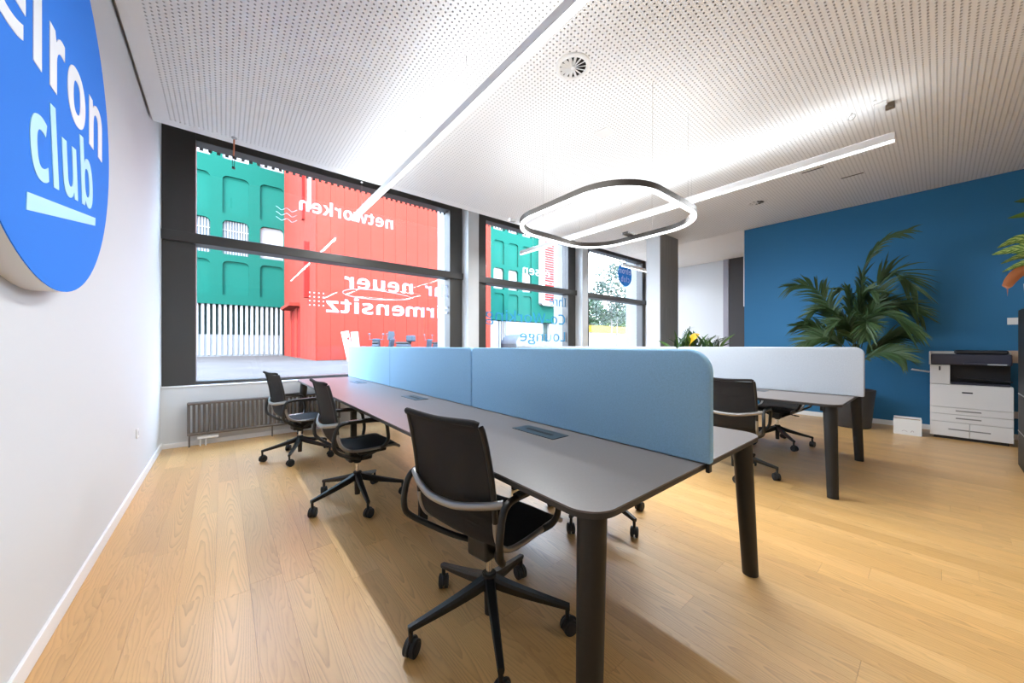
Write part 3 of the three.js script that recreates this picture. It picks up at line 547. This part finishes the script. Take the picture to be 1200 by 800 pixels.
{
  const t = thing('kentia_palm', 'large kentia palm in a dark tapered pot by the blue wall', 'plant', [7.4, 0, -0.86]);
  const pot = new THREE.LatheGeometry([[0, 0], [0.205, 0], [0.212, 0.01], [0.262, 0.55], [0.262, 0.565], [0.245, 0.565], [0.238, 0.5], [0, 0.5]].map(([x, y]) => new THREE.Vector2(x, y)), 40); mesh('pot', toCreasedNormals(pot, 0.6), M(C(0.035, 0.034, 0.036), 0.55), t);
  const soil = new THREE.CylinderGeometry(0.236, 0.236, 0.02, 24); soil.translate(0, 0.515, 0); mesh('soil', soil, M(C(0.04, 0.025, 0.015), 1), t);
  const stems = []; for (let i = 0; i < 6; i++) { const a = i * 1.05; stems.push(tube([[0.05 * Math.cos(a), 0.5, 0.05 * Math.sin(a)], [0.045 * Math.cos(a), 0.85, 0.05 * Math.sin(a)], [0.02 * Math.cos(a), 1.25, 0.03 * Math.sin(a) + 0.05]], 0.013, 12, 6)); } mesh('stem', merge(stems), palmGreen, t);
  // rachis points of each frond in room metres, leaflet length, material
  const fronds = [
    [[[7.35, 1.1, -0.8], [7.35, 1.85, -0.76], [7.3, 2.22, -0.74], [7.2, 2.56, -0.61], [7.15, 2.72, -0.47], [7.1, 2.77, -0.28]], 0.3, palmGreen],
    [[[7.35, 1.1, -0.8], [7.35, 1.81, -0.64], [7.4, 2.16, -0.56], [7.45, 2.28, -0.46], [7.5, 2.2, -0.33], [7.5, 2.0, -0.21]], 0.42, palmGreen],
    [[[7.35, 1.1, -0.8], [7.3, 1.55, -1.02], [7.2, 1.92, -1.13], [7.1, 2.12, -1.24], [7.05, 2.19, -1.38], [7.0, 2.17, -1.53]], 0.34, palmGreen],
    [[[7.35, 1.1, -0.78], [7.2, 1.5, -0.75], [7.1, 1.67, -0.63], [7.0, 1.67, -0.47], [6.95, 1.55, -0.32], [6.9, 1.41, -0.18]], 0.32, palmGreen],
    [[[7.35, 1.0, -0.82], [7.25, 1.29, -0.97], [7.2, 1.42, -1.1], [7.15, 1.51, -1.22], [7.1, 1.55, -1.33], [7.05, 1.54, -1.44]], 0.3, palmGreen],
    [[[7.4, 1.1, -0.79], [7.45, 1.65, -0.72], [7.5, 1.79, -0.6], [7.55, 1.83, -0.44], [7.6, 1.79, -0.3], [7.62, 1.65, -0.17]], 0.34, palmGreen],
    [[[7.35, 1.1, -0.8], [7.4, 1.55, -0.84], [7.45, 1.81, -0.88], [7.5, 2.0, -0.89], [7.5, 2.09, -0.93], [7.5, 2.1, -1.03]], 0.32, palmGreen],
    [[[7.35, 0.9, -0.8], [7.35, 1.11, -0.69], [7.4, 1.21, -0.59], [7.45, 1.3, -0.49], [7.5, 1.37, -0.39], [7.55, 1.38, -0.29]], 0.34, palmGreen],
    [[[7.35, 0.85, -0.8], [7.2, 1.06, -0.66], [7.15, 1.12, -0.55], [7.1, 1.13, -0.45], [7.05, 1.11, -0.37], [7.0, 1.05, -0.3]], 0.3, palmGreen],
    [[[7.35, 1.0, -0.82], [7.15, 1.41, -0.83], [7.0, 1.56, -0.85], [6.95, 1.61, -0.9], [6.9, 1.58, -0.94], [6.88, 1.49, -1.0]], 0.3, palmGreen],
    [[[7.35, 1.0, -0.8], [7.32, 1.4, -0.86], [7.3, 1.62, -0.95], [7.25, 1.76, -1.06], [7.2, 1.8, -1.18], [7.15, 1.74, -1.3]], 0.34, palmGreen],
    [[[7.38, 1.0, -0.8], [7.4, 1.45, -0.74], [7.45, 1.7, -0.66], [7.5, 1.82, -0.58], [7.55, 1.84, -0.5], [7.58, 1.78, -0.42]], 0.34, palmGreen],
    [[[7.35, 0.95, -0.85], [7.2, 1.2, -0.95], [7.1, 1.32, -1.05], [7.02, 1.34, -1.16], [6.96, 1.3, -1.26], [6.92, 1.2, -1.36]], 0.32, palmGreen],
    [[[7.35, 1.0, -0.8], [7.3, 1.45, -0.78], [7.28, 1.75, -0.76], [7.25, 1.95, -0.72], [7.2, 2.02, -0.66], [7.15, 1.98, -0.58]], 0.34, palmGreen],
    [[[7.35, 1.0, -0.8], [7.25, 1.3, -0.72], [7.1, 1.52, -0.68], [6.98, 1.56, -0.66], [6.9, 1.5, -0.66], [6.86, 1.38, -0.66]], 0.3, palmGreen],
  ];
  let fi = 0;
  for (const [pts, ll, m] of fronds) {
    const roll = [0.9, -0.9, 1.0, -0.7, 0.8, -0.8, 0.9, -1.0, 0.7, 0.5, -0.5, 0.8, -0.9, 0.9, -0.6][fi++];
    const c = new THREE.CatmullRomCurve3(pts.map(([x, y, z]) => V(x - 7.4, y, z + 0.86))), l = [new THREE.TubeGeometry(c, 20, 0.0055, 5)];
    const N = 34;
    for (let i = 0; i < N; i++) {
      const u = 0.3 + 0.69 * i / (N - 1), p = c.getPointAt(u), tan = c.getTangentAt(u);
      let side = new THREE.Vector3().crossVectors(tan, V(0, 1, 0)); if (side.length() < 0.3) side = V(0.4, 0, 0.9); side.normalize().applyAxisAngle(tan, roll);
      const len = ll * (0.55 + 0.6 * Math.sin(Math.PI * Math.min(1, (u - 0.2) / 0.72))) * rr(0.85, 1.1);
      for (const s of [-1, 1]) { const d = side.clone().multiplyScalar(s * 0.75).addScaledVector(tan, 0.8 + 0.5 * u).add(V(rr(-0.08, 0.08), 0.08 + rr(-0.1, 0.12), rr(-0.08, 0.08))); l.push(blade(p, d, V(-0.8 + rr(-0.5, 0.5), 0.45, rr(-0.6, 0.6)), len * 1.15, 0.016, rr(0.2, 0.5))); }
    }
    mesh('frond', merge(l), m, t);
  }
}
function broadLeaf(pts, w, roll = 0) {                              // wide leaf along a bending midrib
  const c = new THREE.CatmullRomCurve3(pts.map((p) => V(...p))), n = 12, m = 4, pos = [], uv = [], idx = [];
  for (let i = 0; i <= n; i++) {
    const t = i / n, p = c.getPoint(t), d = c.getTangent(t); let s = new THREE.Vector3().crossVectors(d, V(0, 1, 0)); if (s.length() < 0.2) s = V(0, 0, 1); s.normalize(); const up = new THREE.Vector3().crossVectors(s, d);
    s.applyAxisAngle(d, roll); up.applyAxisAngle(d, roll);
    const ww = w * (0.06 + Math.pow(Math.sin(Math.PI * Math.min(1, Math.pow(t, 0.75))), 0.8));
    for (let j = 0; j <= m; j++) { const k = j / m * 2 - 1; const q = p.clone().addScaledVector(s, k * ww).addScaledVector(up, Math.abs(k) * ww * 0.25); pos.push(q.x, q.y, q.z); uv.push(j / m, t); }
  }
  for (let i = 0; i < n; i++) for (let j = 0; j < m; j++) { const a = i * (m + 1) + j; idx.push(a, a + 1, a + m + 1, a + 1, a + m + 2, a + m + 1); }
  const g = new THREE.BufferGeometry(); g.setAttribute('position', new THREE.Float32BufferAttribute(pos, 3)); g.setAttribute('uv', new THREE.Float32BufferAttribute(uv, 2)); g.setIndex(idx); g.computeVertexNormals(); return g;
}
const variegated = noiseTexture(128, (i, j) => { const k = Math.abs(i / 128 * 2 - 1), v = Math.sin((j / 128 - k * 0.18) * 60) + noise.noise(i * 0.1, j * 0.1, 3) * 1.2; return v > 0.3 || k < 0.06 ? [168, 190, 110] : [78, 120, 52]; }, true);
{ // low planter with mixed plants behind the white divider
  const t = thing('mixed_planter', 'planter of leafy plants with a yellow leaf beside the pillar', 'plant', [6.55, 0, -2.76]);
  mesh('trough', rbox(-0.2, 0.2, 0, 1.02, -0.45, 0.45, 0.01), M(C(0.5, 0.5, 0.5), 0.6), t);
  mesh('soil', box(-0.18, 0.18, 1.02, 1.03, -0.43, 0.43), M(C(0.04, 0.025, 0.015), 1), t);
  const greens = [leafMat(0.05, 0.13, 0.02), leafMat(0.03, 0.08, 0.03), leafMat(0.09, 0.18, 0.03), leafMat(0.025, 0.05, 0.025)];
  for (let i = 0; i < 44; i++) {
    const z = -0.4 + 0.76 * (i / 43), x = rr(-0.12, 0.12), a = rr(0, 6.28), len = i < 24 ? rr(0.3, 0.52) : rr(0.24, 0.42), o = rr(0.08, 0.24);
    mesh('leaf', broadLeaf([[x, 1.02, z], [x + Math.cos(a) * o * 0.4, 1.02 + len * 0.6, z + Math.sin(a) * o * 0.4], [x + Math.cos(a) * o * 1.3, 1.02 + len, z + Math.sin(a) * o * 1.3]], i < 24 ? 0.04 : 0.022, rr(0.4, 1.4)), greens[i % 4], t);
  }
  for (const [z, l, dz] of [[0.12, 0.36, 0.2], [0.2, 0.34, 0.28], [0.05, 0.42, -0.1], [-0.28, 0.52, 0.18], [0.28, 0.3, 0.16]]) { const ll = []; const c = new THREE.CatmullRomCurve3([V(0, 1.02, z), V(-0.03, 1.02 + l * 0.8, z + dz * 0.4), V(-0.05, 1.02 + l, z + dz)]); ll.push(new THREE.TubeGeometry(c, 10, 0.004, 5)); for (let i = 0; i < 12; i++) { const u = 0.35 + 0.64 * i / 11, p = c.getPointAt(u), tn = c.getTangentAt(u); for (const s of [-1, 1]) ll.push(blade(p, V(s * 0.5, 0.1, 0).addScaledVector(tn, 0.8).add(V(0, 0, s * 0.35)), V(0, 1, 0), 0.12, 0.007, 0.4, 3)); } mesh('frond', merge(ll), palmGreen, t); }
  const y = mesh('leaf', broadLeaf([[-0.14, 1.18, -0.06], [-0.2, 1.3, -0.02], [-0.24, 1.38, 0.06], [-0.24, 1.42, 0.14]], 0.075, 1.3), PM(C(0.72, 0.42, 0.01), 0.5, { side: THREE.DoubleSide, transmission: 0.1, thickness: 0 }), t); y.userData.label = 'yellow leaf';
}
{ // black cabinet at the right with a potted plant on it
  const t = thing('storage_cabinet', 'tall black storage cabinet with pale seams right of the printer', 'cabinet', [6.12, 0, 0.872]);
  for (let k = 0; k < 3; k++) { const y0 = [0.0, 0.36, 0.74][k], y1 = [0.352, 0.732, 1.59][k]; mesh('module', rbox(-0.22, 0.22, y0, y1, -0.364, 0.4, 0.006), M(C(0.008, 0.008, 0.008), 0.5), t); }
  for (const y of [0.352, 0.732]) mesh('seam', box(-0.222, 0.218, y, y + 0.008, -0.366, 0.398), steel, t);
  const p = thing('variegated_plant', 'broad leaved variegated plant in a beige pot on the black cabinet', 'plant', [6.06, 1.59, 0.655]);
  const pot = new THREE.LatheGeometry([[0, 0], [0.12, 0], [0.125, 0.01], [0.14, 0.24], [0.13, 0.25], [0.122, 0.22], [0, 0.21]].map(([x, y]) => new THREE.Vector2(x, y)), 32); mesh('pot', toCreasedNormals(pot, 0.6), M(C(0.62, 0.5, 0.4), 0.7), p);
  const vg = PM(C(1, 1, 1), 0.5, { map: variegated, side: THREE.DoubleSide }), dg = leafMat(0.03, 0.09, 0.02), mg = leafMat(0.1, 0.22, 0.03), br = leafMat(0.3, 0.085, 0.015), yl = leafMat(0.55, 0.55, 0.14);
  const L = (pts, w, m, roll = 0) => mesh('leaf', broadLeaf(pts, w * 1.15, roll + 0.95), m, p);
  L([[0, 0.24, 0], [-0.08, 0.56, -0.05], [-0.14, 0.66, -0.16], [-0.16, 0.6, -0.3]], 0.05, vg);
  L([[0, 0.24, 0], [-0.05, 0.5, -0.04], [-0.12, 0.57, -0.18], [-0.15, 0.54, -0.33]], 0.045, vg, 0.3);
  L([[0, 0.24, 0], [-0.06, 0.46, -0.03], [-0.12, 0.5, -0.14], [-0.16, 0.44, -0.28]], 0.045, vg, -0.2);
  L([[0, 0.24, 0], [-0.05, 0.42, 0.0], [-0.1, 0.44, -0.12], [-0.14, 0.36, -0.27]], 0.035, vg, 0.2);
  L([[0, 0.24, 0], [-0.04, 0.74, 0], [-0.1, 0.88, -0.08], [-0.14, 0.88, -0.24]], 0.06, mg, -0.4);
  L([[0, 0.24, 0], [0.0, 0.86, 0.02], [-0.06, 1.02, -0.04], [-0.1, 1.04, -0.2]], 0.05, dg, 0.2);
  L([[0, 0.24, 0], [-0.02, 0.56, 0.06], [-0.08, 0.66, 0.02], [-0.14, 0.6, -0.12]], 0.05, yl, 0.5);
  L([[0, 0.24, 0], [-0.04, 0.38, -0.05], [-0.1, 0.36, -0.16], [-0.13, 0.22, -0.24], [-0.13, 0.12, -0.24]], 0.04, br, 0.8);
  L([[0, 0.24, 0], [0.06, 0.6, 0.1], [0.1, 0.75, 0.2], [0.1, 0.7, 0.34]], 0.055, mg);
  L([[0, 0.24, 0], [0.08, 0.5, 0.0], [0.16, 0.6, -0.06], [0.24, 0.54, -0.1]], 0.05, vg);
}

// ---------------------------------------------------------------- ceiling fittings
{
  const vent = (label, x, z, R, blades) => {
    const t = thing('ceiling_vent', label, 'vent', [x, CEIL, z]);
    const pl = new THREE.LatheGeometry([[R * 0.72, 0.004], [R * 0.74, -0.012], [R * 0.96, -0.008], [R, 0]].map(([a, b]) => new THREE.Vector2(a, b)), 40); mesh('rim', pl, M(C(0.82, 0.82, 0.81), 0.5, { side: THREE.DoubleSide }), t);
    const bk = new THREE.CylinderGeometry(R * 0.73, R * 0.73, 0.002, 32); bk.translate(0, -0.0015, 0); mesh('opening', bk, M(C(0.03, 0.028, 0.025), 0.9), t);
    const bg = box(R * 0.1, R * 0.73, -0.009, -0.0075, -R * 0.1, R * 0.1); bg.rotateX(0.5);
    for (let i = 0; i < blades; i++) mesh('blade', bg, M(C(0.82, 0.82, 0.81), 0.5), t).rotation.y = i / blades * Math.PI * 2;
    const hb = new THREE.CylinderGeometry(R * 0.12, R * 0.12, 0.012, 20); hb.translate(0, -0.01, 0); mesh('hub', hb, trimWhite, t);
  };
  vent('white round swirl diffuser in the ceiling between the linear lamps', 2.2, -1.9, 0.145, 14);
  vent('smaller round ceiling outlet towards the blue wall', 6.55, -1.85, 0.13, 8);
  const h = thing('ceiling_hatch', 'small white square access plate in the perforated ceiling', 'hatch', [3.14, CEIL, -2.28], 0.1); mesh('plate', rbox(-0.075, 0.075, -0.006, 0, -0.075, 0.075, 0.002), trimWhite, h);
  const s = thing('ceiling_sensor', 'white sensor with a brown side box on the ceiling', 'sensor', [4.8, CEIL, -0.36]); mesh('plate', rbox(-0.07, 0.03, -0.018, 0, -0.045, 0.045, 0.006), trimWhite, s); mesh('side_box', rbox(0.0, 0.06, -0.05, 0, 0.03, 0.09, 0.004), M(C(0.12, 0.09, 0.06), 0.6), s);
  for (const [x, z] of [[1.475, -2.36], [1.508, -3.28], [1.492, -4.55], [4.751, -0.55], [4.804, -3.165], [4.806, -2.515]]) {
    const k = thing('ceiling_hook', 'small steel ceiling hook above the lamp over the ' + (x < 3 ? 'blue' : 'white') + ' divider', 'hook', [x, CEIL, z], rr(0, 3), 'steel ceiling hooks');
    const tg = new THREE.TorusGeometry(0.028, 0.0028, 6, 20); tg.translate(0, -0.04, 0); mesh('ring', tg, steel, k); mesh('shank', rod([0, -0.014, 0], [0, 0, 0], 0.004, 0.004, 6), steel, k);
  }
  for (const [x, z] of [[5.9, -1.05], [6.5, -0.75]]) { const k = thing('ceiling_slot', 'short dark slot plate in the perforated ceiling near the blue wall', 'slot', [x, CEIL, z], 0, 'dark ceiling slots'); mesh('plate', rbox(-0.012, 0.012, -0.004, 0, -0.11, 0.11, 0.002), M(C(0.12, 0.11, 0.1), 0.7), k); }
  const p = thing('sprinkler', 'copper sprinkler pipe hanging at the ceiling edge by the window', 'sprinkler', [0.09, CEIL, -4.9]);
  mesh('pipe', rod([0, 0, 0], [0, -0.05, -0.36], 0.008, 0.008, 8), copper, p); mesh('escutcheon', rod([0, -0.01, 0], [0, 0, 0], 0.025, 0.025, 14), steel, p);
  mesh('head', merge([rod([0, -0.05, -0.36], [0, -0.08, -0.36], 0.013, 0.013, 10), rod([-0.012, -0.08, -0.36], [-0.004, -0.19, -0.36], 0.003, 0.003, 6), rod([0.012, -0.08, -0.36], [0.004, -0.19, -0.36], 0.003, 0.003, 6), rod([0, -0.2, -0.36], [0, -0.18, -0.36], 0.016, 0.016, 12)]), M(C(0.12, 0.1, 0.09), 0.4, { metalness: 0.6 }), p);
}

// ---------------------------------------------------------------- outside
const SY = 0.55;
{
  const s = structure('street', 'pale grey asphalt street outside the windows', 'street');
  const g = box(-40, 90, SY - 0.3, SY, -75, ZW - 0.4); mesh('asphalt', uvBox(g), street, s);
}
{ // green facade with recessed panels, windows, a ribbed white base
  const ZF = -28, t = thing('green_building', 'tall green building with rounded recessed panels and white ribbed base', 'building', [0, SY, ZF]);
  const X0 = -7.5, X1 = 30.6, cols = []; for (let k = -3; k <= 16; k++) { const x = -0.05 + 1.88 * k; if ((x < 4 || x > 14) && !(x > 25.4 && x < 29)) cols.push(x); }
  const rows = [[4.35, 6.45, 0], [6.87, 8.98, 1], [9.4, 11.72, 0], [12.75, 14.6, 1]];
  const shape = new THREE.Shape([new THREE.Vector2(X0, 3.76 - SY), new THREE.Vector2(X1, 3.76 - SY), new THREE.Vector2(X1, 17), new THREE.Vector2(X0, 17)]);
  for (const x of cols) for (const [a, b] of rows) shape.holes.push(roundRect(x, x + 1.3, a - SY, b - SY, [0.02, 0.02, 0.28, 0.28], THREE.Path));
  const wall = new THREE.ExtrudeGeometry(shape, { depth: 0.3, bevelEnabled: false, curveSegments: 6 }); wall.translate(0, 0, -0.3); mesh('facade', wall, greenWall, t);
  const pane = M(C(0.2, 0.195, 0.185), 0.6), barM = M(C(0.25, 0.25, 0.25), 0.6), dark = M(C(0.04, 0.055, 0.06), 0.5);
  const pg = box(0, 1.3, 0, 2.4, -0.36, -0.14);
  for (const x of cols) for (const [a, b, win] of rows) {
    if (!win) { const m = mesh('panel', pg, greenPanel, t); m.position.set(x, a - SY, 0); m.scale.y = (b - a) / 2.4; }
    else {
      const barred = x < 1 && a < 8, w = mesh('window', box(0, 1.3, 0, b - a, -0.36, -0.24), barred ? dark : pane, t); w.position.set(x, a - SY, 0);
      if (barred) { const l = []; for (let i = 0; i < 9; i++) l.push(box(0.1 + i * 0.135, 0.14 + i * 0.135, 0, b - a, -0.2, -0.16)); for (let i = 1; i < 4; i++) l.push(box(0, 1.3, i * 0.5, i * 0.5 + 0.04, -0.2, -0.16)); mesh('bars', merge(l), barM, w); }
      else mesh('blind_rail', box(0.04, 1.26, 0.05, 0.13, -0.24, -0.2), M(C(0.08, 0.09, 0.09), 0.5), w);
    }
  }
  mesh('base_wall', box(X0, X1, 0, 3.76 - SY, -0.9, -0.5), M(C(0.025, 0.045, 0.04), 0.9), t);
  for (let i = 0; i < 40; i++) { const x = -7.4 + i * 0.265; mesh('rib', box(x, x + 0.13, 0.1, 3.76 - SY, -0.4, -0.12), render_, t); }
  mesh('plinth', box(X0, 3.1, 0, 1.35, -0.5, -0.28), render_, t);
  mesh('base_panel', box(17, 21.2, 0, 3.7 - SY, -0.5, -0.2), render_, t); mesh('base_panel', box(22.3, 27.6, 0, 3.7 - SY, -0.5, -0.2), render_, t); mesh('base_panel', box(28.6, X1, 0, 3.7 - SY, -0.5, -0.2), render_, t);
  for (let i = 0; i < 4; i++) mesh('rib', box(21.3 + i * 0.26, 21.42 + i * 0.26, 0, 3.7 - SY, -0.45, -0.25), render_, t);
  mesh('body', box(X0, X1, 3.76 - SY, 17, -9, -0.37), greenWall, t);
  // the projecting bay with red louvres
  const b = mesh('louvre_bay', (() => { const g = new THREE.ExtrudeGeometry(roundRect(26.75, 29.15, 5.6 - SY, 16.8, 0.35), { depth: 0.5, bevelEnabled: false, curveSegments: 6 }); return g; })(), render_, t);
  const sl = []; for (let y = 6.2 - SY; y < 16.2; y += 0.26) sl.push(box(27.25, 28.65, y, y + 0.15, 0.5, 0.58)); mesh('louvres', merge(sl), redDeep, b);
}
{ // red building in front of it
  const t = thing('red_building', 'red clad building with ribbed front and narrow side doors', 'building', [3.15, SY, -17.5]);
  mesh('body', uvBox(box(0.06, 9.51, 0, 16, -10.4, -0.04)), redWall, t);
  for (let i = 0; i < 16; i++) { const x = 0.0 + i * 0.595; mesh('cladding_sheet', uvBox(box(x + (i ? 0 : 0.06), x + 0.585, 0.02, 16, -0.04, 0)), redWall, t); }
  for (let i = 0; i < 10; i++) { const z = -10.4 + i * 1.036; if (i === 3 || i === 5) { mesh('door', box(0.02, 0.06, 0, 2.7, z + 0.1, z + 0.8), redDeep, t); mesh('side_sheet', uvBox(box(0, 0.06, 2.75, 16, z, z + 1.02)), redWall, t); } else mesh('side_sheet', uvBox(box(0, 0.06, 0, 16, z, z + 1.02)), redWall, t); }
  mesh('canopy', box(-0.5, 0, 2.78, 2.95, -7.6, -4.2), redWall, t);
  mesh('side_fin', box(-0.22, 0, 2.95, 5.6, -1.75, -1.5), redDeep, t);
  mesh('side_fin', box(-0.12, 0, 7.0, 16, -1.3, -1.05), render_, t); mesh('side_fin', box(-0.12, 0, 7.0, 16, -3.0, -2.7), redDeep, t);
}
{ // white sign post, scooters, car
  const a = thing('leaning_board', 'white folded street board leaning before the red building', 'board', [4.33, SY, -15.9]);
  const g = rbox(-0.28, 0.02, 0, 1.32, -0.03, 0.03, 0.01); g.rotateZ(0.2); mesh('panel', g, render_, a); const g2 = rbox(-0.02, 0.28, 0, 1.25, -0.05, -0.035, 0.006); g2.rotateZ(0.1); mesh('back_panel', g2, render_, a); mesh('print', (() => { const q = box(-0.1, -0.02, 0.95, 1.05, 0.03, 0.033); q.rotateZ(0.2); return q; })(), redDeep, a);
  const navy = M(C(0.006, 0.014, 0.026), 0.6), tyre = M(C(0.015, 0.015, 0.015), 0.8), mid = M(C(0.025, 0.04, 0.055), 0.6);
  const scooter = (label, x, z, turn, big) => {
    const t = thing('motor_scooter', label, 'scooter', [x, SY, z], turn, 'parked scooters');
    for (const wx of [-0.6, 0.6]) { const w = new THREE.TorusGeometry(0.2, 0.06, 8, 20); w.translate(wx, 0.26, 0); mesh('wheel', w, tyre, t); }
    mesh('body', merge([rbox(-0.75, -0.05, 0.42, 0.75, -0.14, 0.14, 0.08, 3), rbox(-0.1, 0.4, 0.25, 0.36, -0.15, 0.15, 0.04), (() => { const q = rbox(0.3, 0.42, 0.25, 0.95, -0.17, 0.17, 0.05); q.rotateZ(0.15); return q; })()]), navy, t);
    mesh('seat', rbox(-0.75, -0.02, 0.75, 0.85, -0.13, 0.13, 0.04, 3), tyre, t);
    mesh('handlebar', merge([rod([0.25, 0.95, -0.32], [0.25, 0.95, 0.32], 0.015), rod([0.55, 0.3, 0], [0.24, 1.0, 0], 0.025), rod([0.25, 0.95, 0.28], [0.3, 1.18, 0.3], 0.008), rod([0.25, 0.95, -0.28], [0.3, 1.18, -0.3], 0.008)]), mid, t);
    for (const s of [-1, 1]) { const mi = new THREE.SphereGeometry(0.06, 10, 8); mi.scale(0.4, 0.7, 1); mi.translate(0.3, 1.2, s * 0.3); mesh('mirror', mi, mid, t); }
    if (big) { const q = rbox(0.26, 0.285, 0.9, 1.32, -0.24, 0.24, 0.01); q.rotateZ(0.12); q.translate(0.14, 0, 0); mesh('windscreen', q, mid, t); mesh('top_case', rbox(-0.95, -0.6, 0.85, 1.15, -0.18, 0.18, 0.07, 3), navy, t); }
  };
  scooter('dark scooter with tall windscreen parked before the red building', 6.3, -16.3, 2.2, true);
  scooter('dark low scooter parked furthest along the red building', 8.2, -16.3, 2.0, false);
  scooter('dark scooter parked next to the white street board', 5.4, -16.4, 1.2, false);
  const c = thing('parked_car', 'grey hatchback car parked before the green building', 'car', [18.6, SY, -20.8], 0.12);
  const body = new THREE.Shape(); body.moveTo(-2.0, 0.28); body.lineTo(2.0, 0.28); body.quadraticCurveTo(2.12, 0.6, 2.0, 0.78); body.quadraticCurveTo(1.6, 0.92, 0.95, 0.98); body.quadraticCurveTo(0.4, 1.42, -0.1, 1.46); body.quadraticCurveTo(-1.0, 1.52, -1.6, 1.38); body.quadraticCurveTo(-2.0, 1.1, -2.08, 0.8); body.lineTo(-2.0, 0.28);
  const bg = new THREE.ExtrudeGeometry(body, { depth: 1.5, bevelEnabled: true, bevelSize: 0.06, bevelThickness: 0.1, bevelSegments: 3 }); bg.translate(0, 0, -0.75); mesh('body', bg, M(C(0.07, 0.085, 0.1), 0.45), c);
  const gs = new THREE.Shape(); gs.moveTo(0.85, 0.98); gs.quadraticCurveTo(0.35, 1.36, -0.1, 1.4); gs.quadraticCurveTo(-1.0, 1.45, -1.5, 1.32); gs.lineTo(-1.75, 1.0); gs.lineTo(0.85, 0.98);
  for (const s of [-1, 1]) { const gg = new THREE.ExtrudeGeometry(gs, { depth: 0.01, bevelEnabled: false }); gg.translate(0, 0, s > 0 ? 0.85 : -0.86); mesh('side_glass', gg, M(C(0.02, 0.03, 0.04), 0.1), c); mesh('door_post', box(-0.55, -0.48, 0.98, 1.44, s * 0.865 - 0.006, s * 0.865 + 0.006), M(C(0.3, 0.35, 0.4), 0.3), c); }
  for (const wx of [-1.3, 1.3]) for (const s of [-1, 1]) { const w = new THREE.CylinderGeometry(0.33, 0.33, 0.22, 24); w.rotateX(Math.PI / 2); w.translate(wx, 0.33, s * 0.76); mesh('wheel', w, tyre, c); }
}
{ // trees, hedge and the low white building with a yellow band seen through the far window
  const bark = M(C(0.16, 0.14, 0.12), 0.9);
  const greens = [leafMat(0.016, 0.05, 0.012), leafMat(0.014, 0.035, 0.018), leafMat(0.045, 0.085, 0.012)];
  const leafy = (cx, cy, cz, rx, ry, rz, n, size, hollow) => {
    const pos = [], uv = [];
    for (let i = 0; i < n; i++) {
      let x, y, z; do { x = rr(-1, 1); y = rr(-1, 1); z = rr(-1, 1); } while (x * x + y * y + z * z > 1 || noise.noise(x * 2.4 + cx, y * 2.4, z * 2.4) < hollow);
      const p = V(cx + x * rx, cy + y * ry, cz + z * rz), a = V(rr(-1, 1), rr(-1, 1), rr(-1, 1)).normalize().multiplyScalar(size), b = V(rr(-1, 1), rr(-1, 1), rr(-1, 1)).normalize().multiplyScalar(size * 0.6);
      for (const q of [p.clone().sub(a), p.clone().add(b), p.clone().add(a), p.clone().sub(a), p.clone().add(a), p.clone().sub(b)]) { pos.push(q.x, q.y, q.z); uv.push(0, 0); }
    }
    const g = new THREE.BufferGeometry(); g.setAttribute('position', new THREE.Float32BufferAttribute(pos, 3)); g.setAttribute('uv', new THREE.Float32BufferAttribute(uv, 2)); g.computeVertexNormals(); return g;
  };
  const tree = (label, x, z, h, r, n, gi, hollow, size = 0.13) => {
    const t = thing('street_tree', label, 'tree', [x, SY, z], 0, 'trees beyond the far window');
    const br = [rod([0, 0, 0], [0, h * 0.95, 0], 0.09, 0.02, 8)]; for (let i = 0; i < 14; i++) { const y = h * rr(0.3, 0.85), a = rr(0, 6.28), l = r * rr(0.5, 0.95); br.push(rod([0, y, 0], [Math.cos(a) * l, y + l * 0.7, Math.sin(a) * l], 0.03, 0.008, 5)); } mesh('trunk', merge(br), bark, t);
    const f = mesh('foliage', leafy(0, h * 0.64, 0, r, h * 0.38, r, n, size, hollow), greens[gi], t); f.userData.kind = 'stuff';
  };
  tree('slim young tree with sparse leaves outside the far window', 27.3, -19, 8.4, 1.9, 2600, 1, 0.02);
  tree('second slim young tree behind the first one outside', 33.2, -22.4, 10, 2.5, 2800, 0, 0.02);
  const bush = (label, x, z, h, r, n, gi) => { const t = thing('leafy_bush', label, 'bush', [x, SY, z], 0, 'greenery beyond the far window'); mesh('stem', rod([0, 0, 0], [0, h * 0.5, 0], 0.12, 0.05, 7), bark, t); const f = mesh('foliage', leafy(0, h * 0.55, 0, r, h * 0.5, r, n, 0.26, -0.2), greens[gi], t); f.userData.kind = 'stuff'; };
  bush('dense green tree left of the slim trees', 41.0, -32.2, 8.0, 2.4, 3200, 0);
  bush('yellow green bush behind the yellow band', 47.5, -32.5, 6.2, 2.9, 2600, 2);
  bush('bright green bush at the right of the yellow band', 53.6, -32.5, 7.0, 2.9, 2600, 2);
  const b = thing('low_building', 'low white building with a yellow band along its top', 'building', [42, SY, -27.5]);
  mesh('wall', box(-7, 12, 0, 2.3, -0.3, 0), render_, b); mesh('band', box(-7, 12, 2.3, 3.15, -0.3, 0.25), M(C(0.34, 0.19, 0.004), 0.7), b);
}

renderer.render(scene, camera);
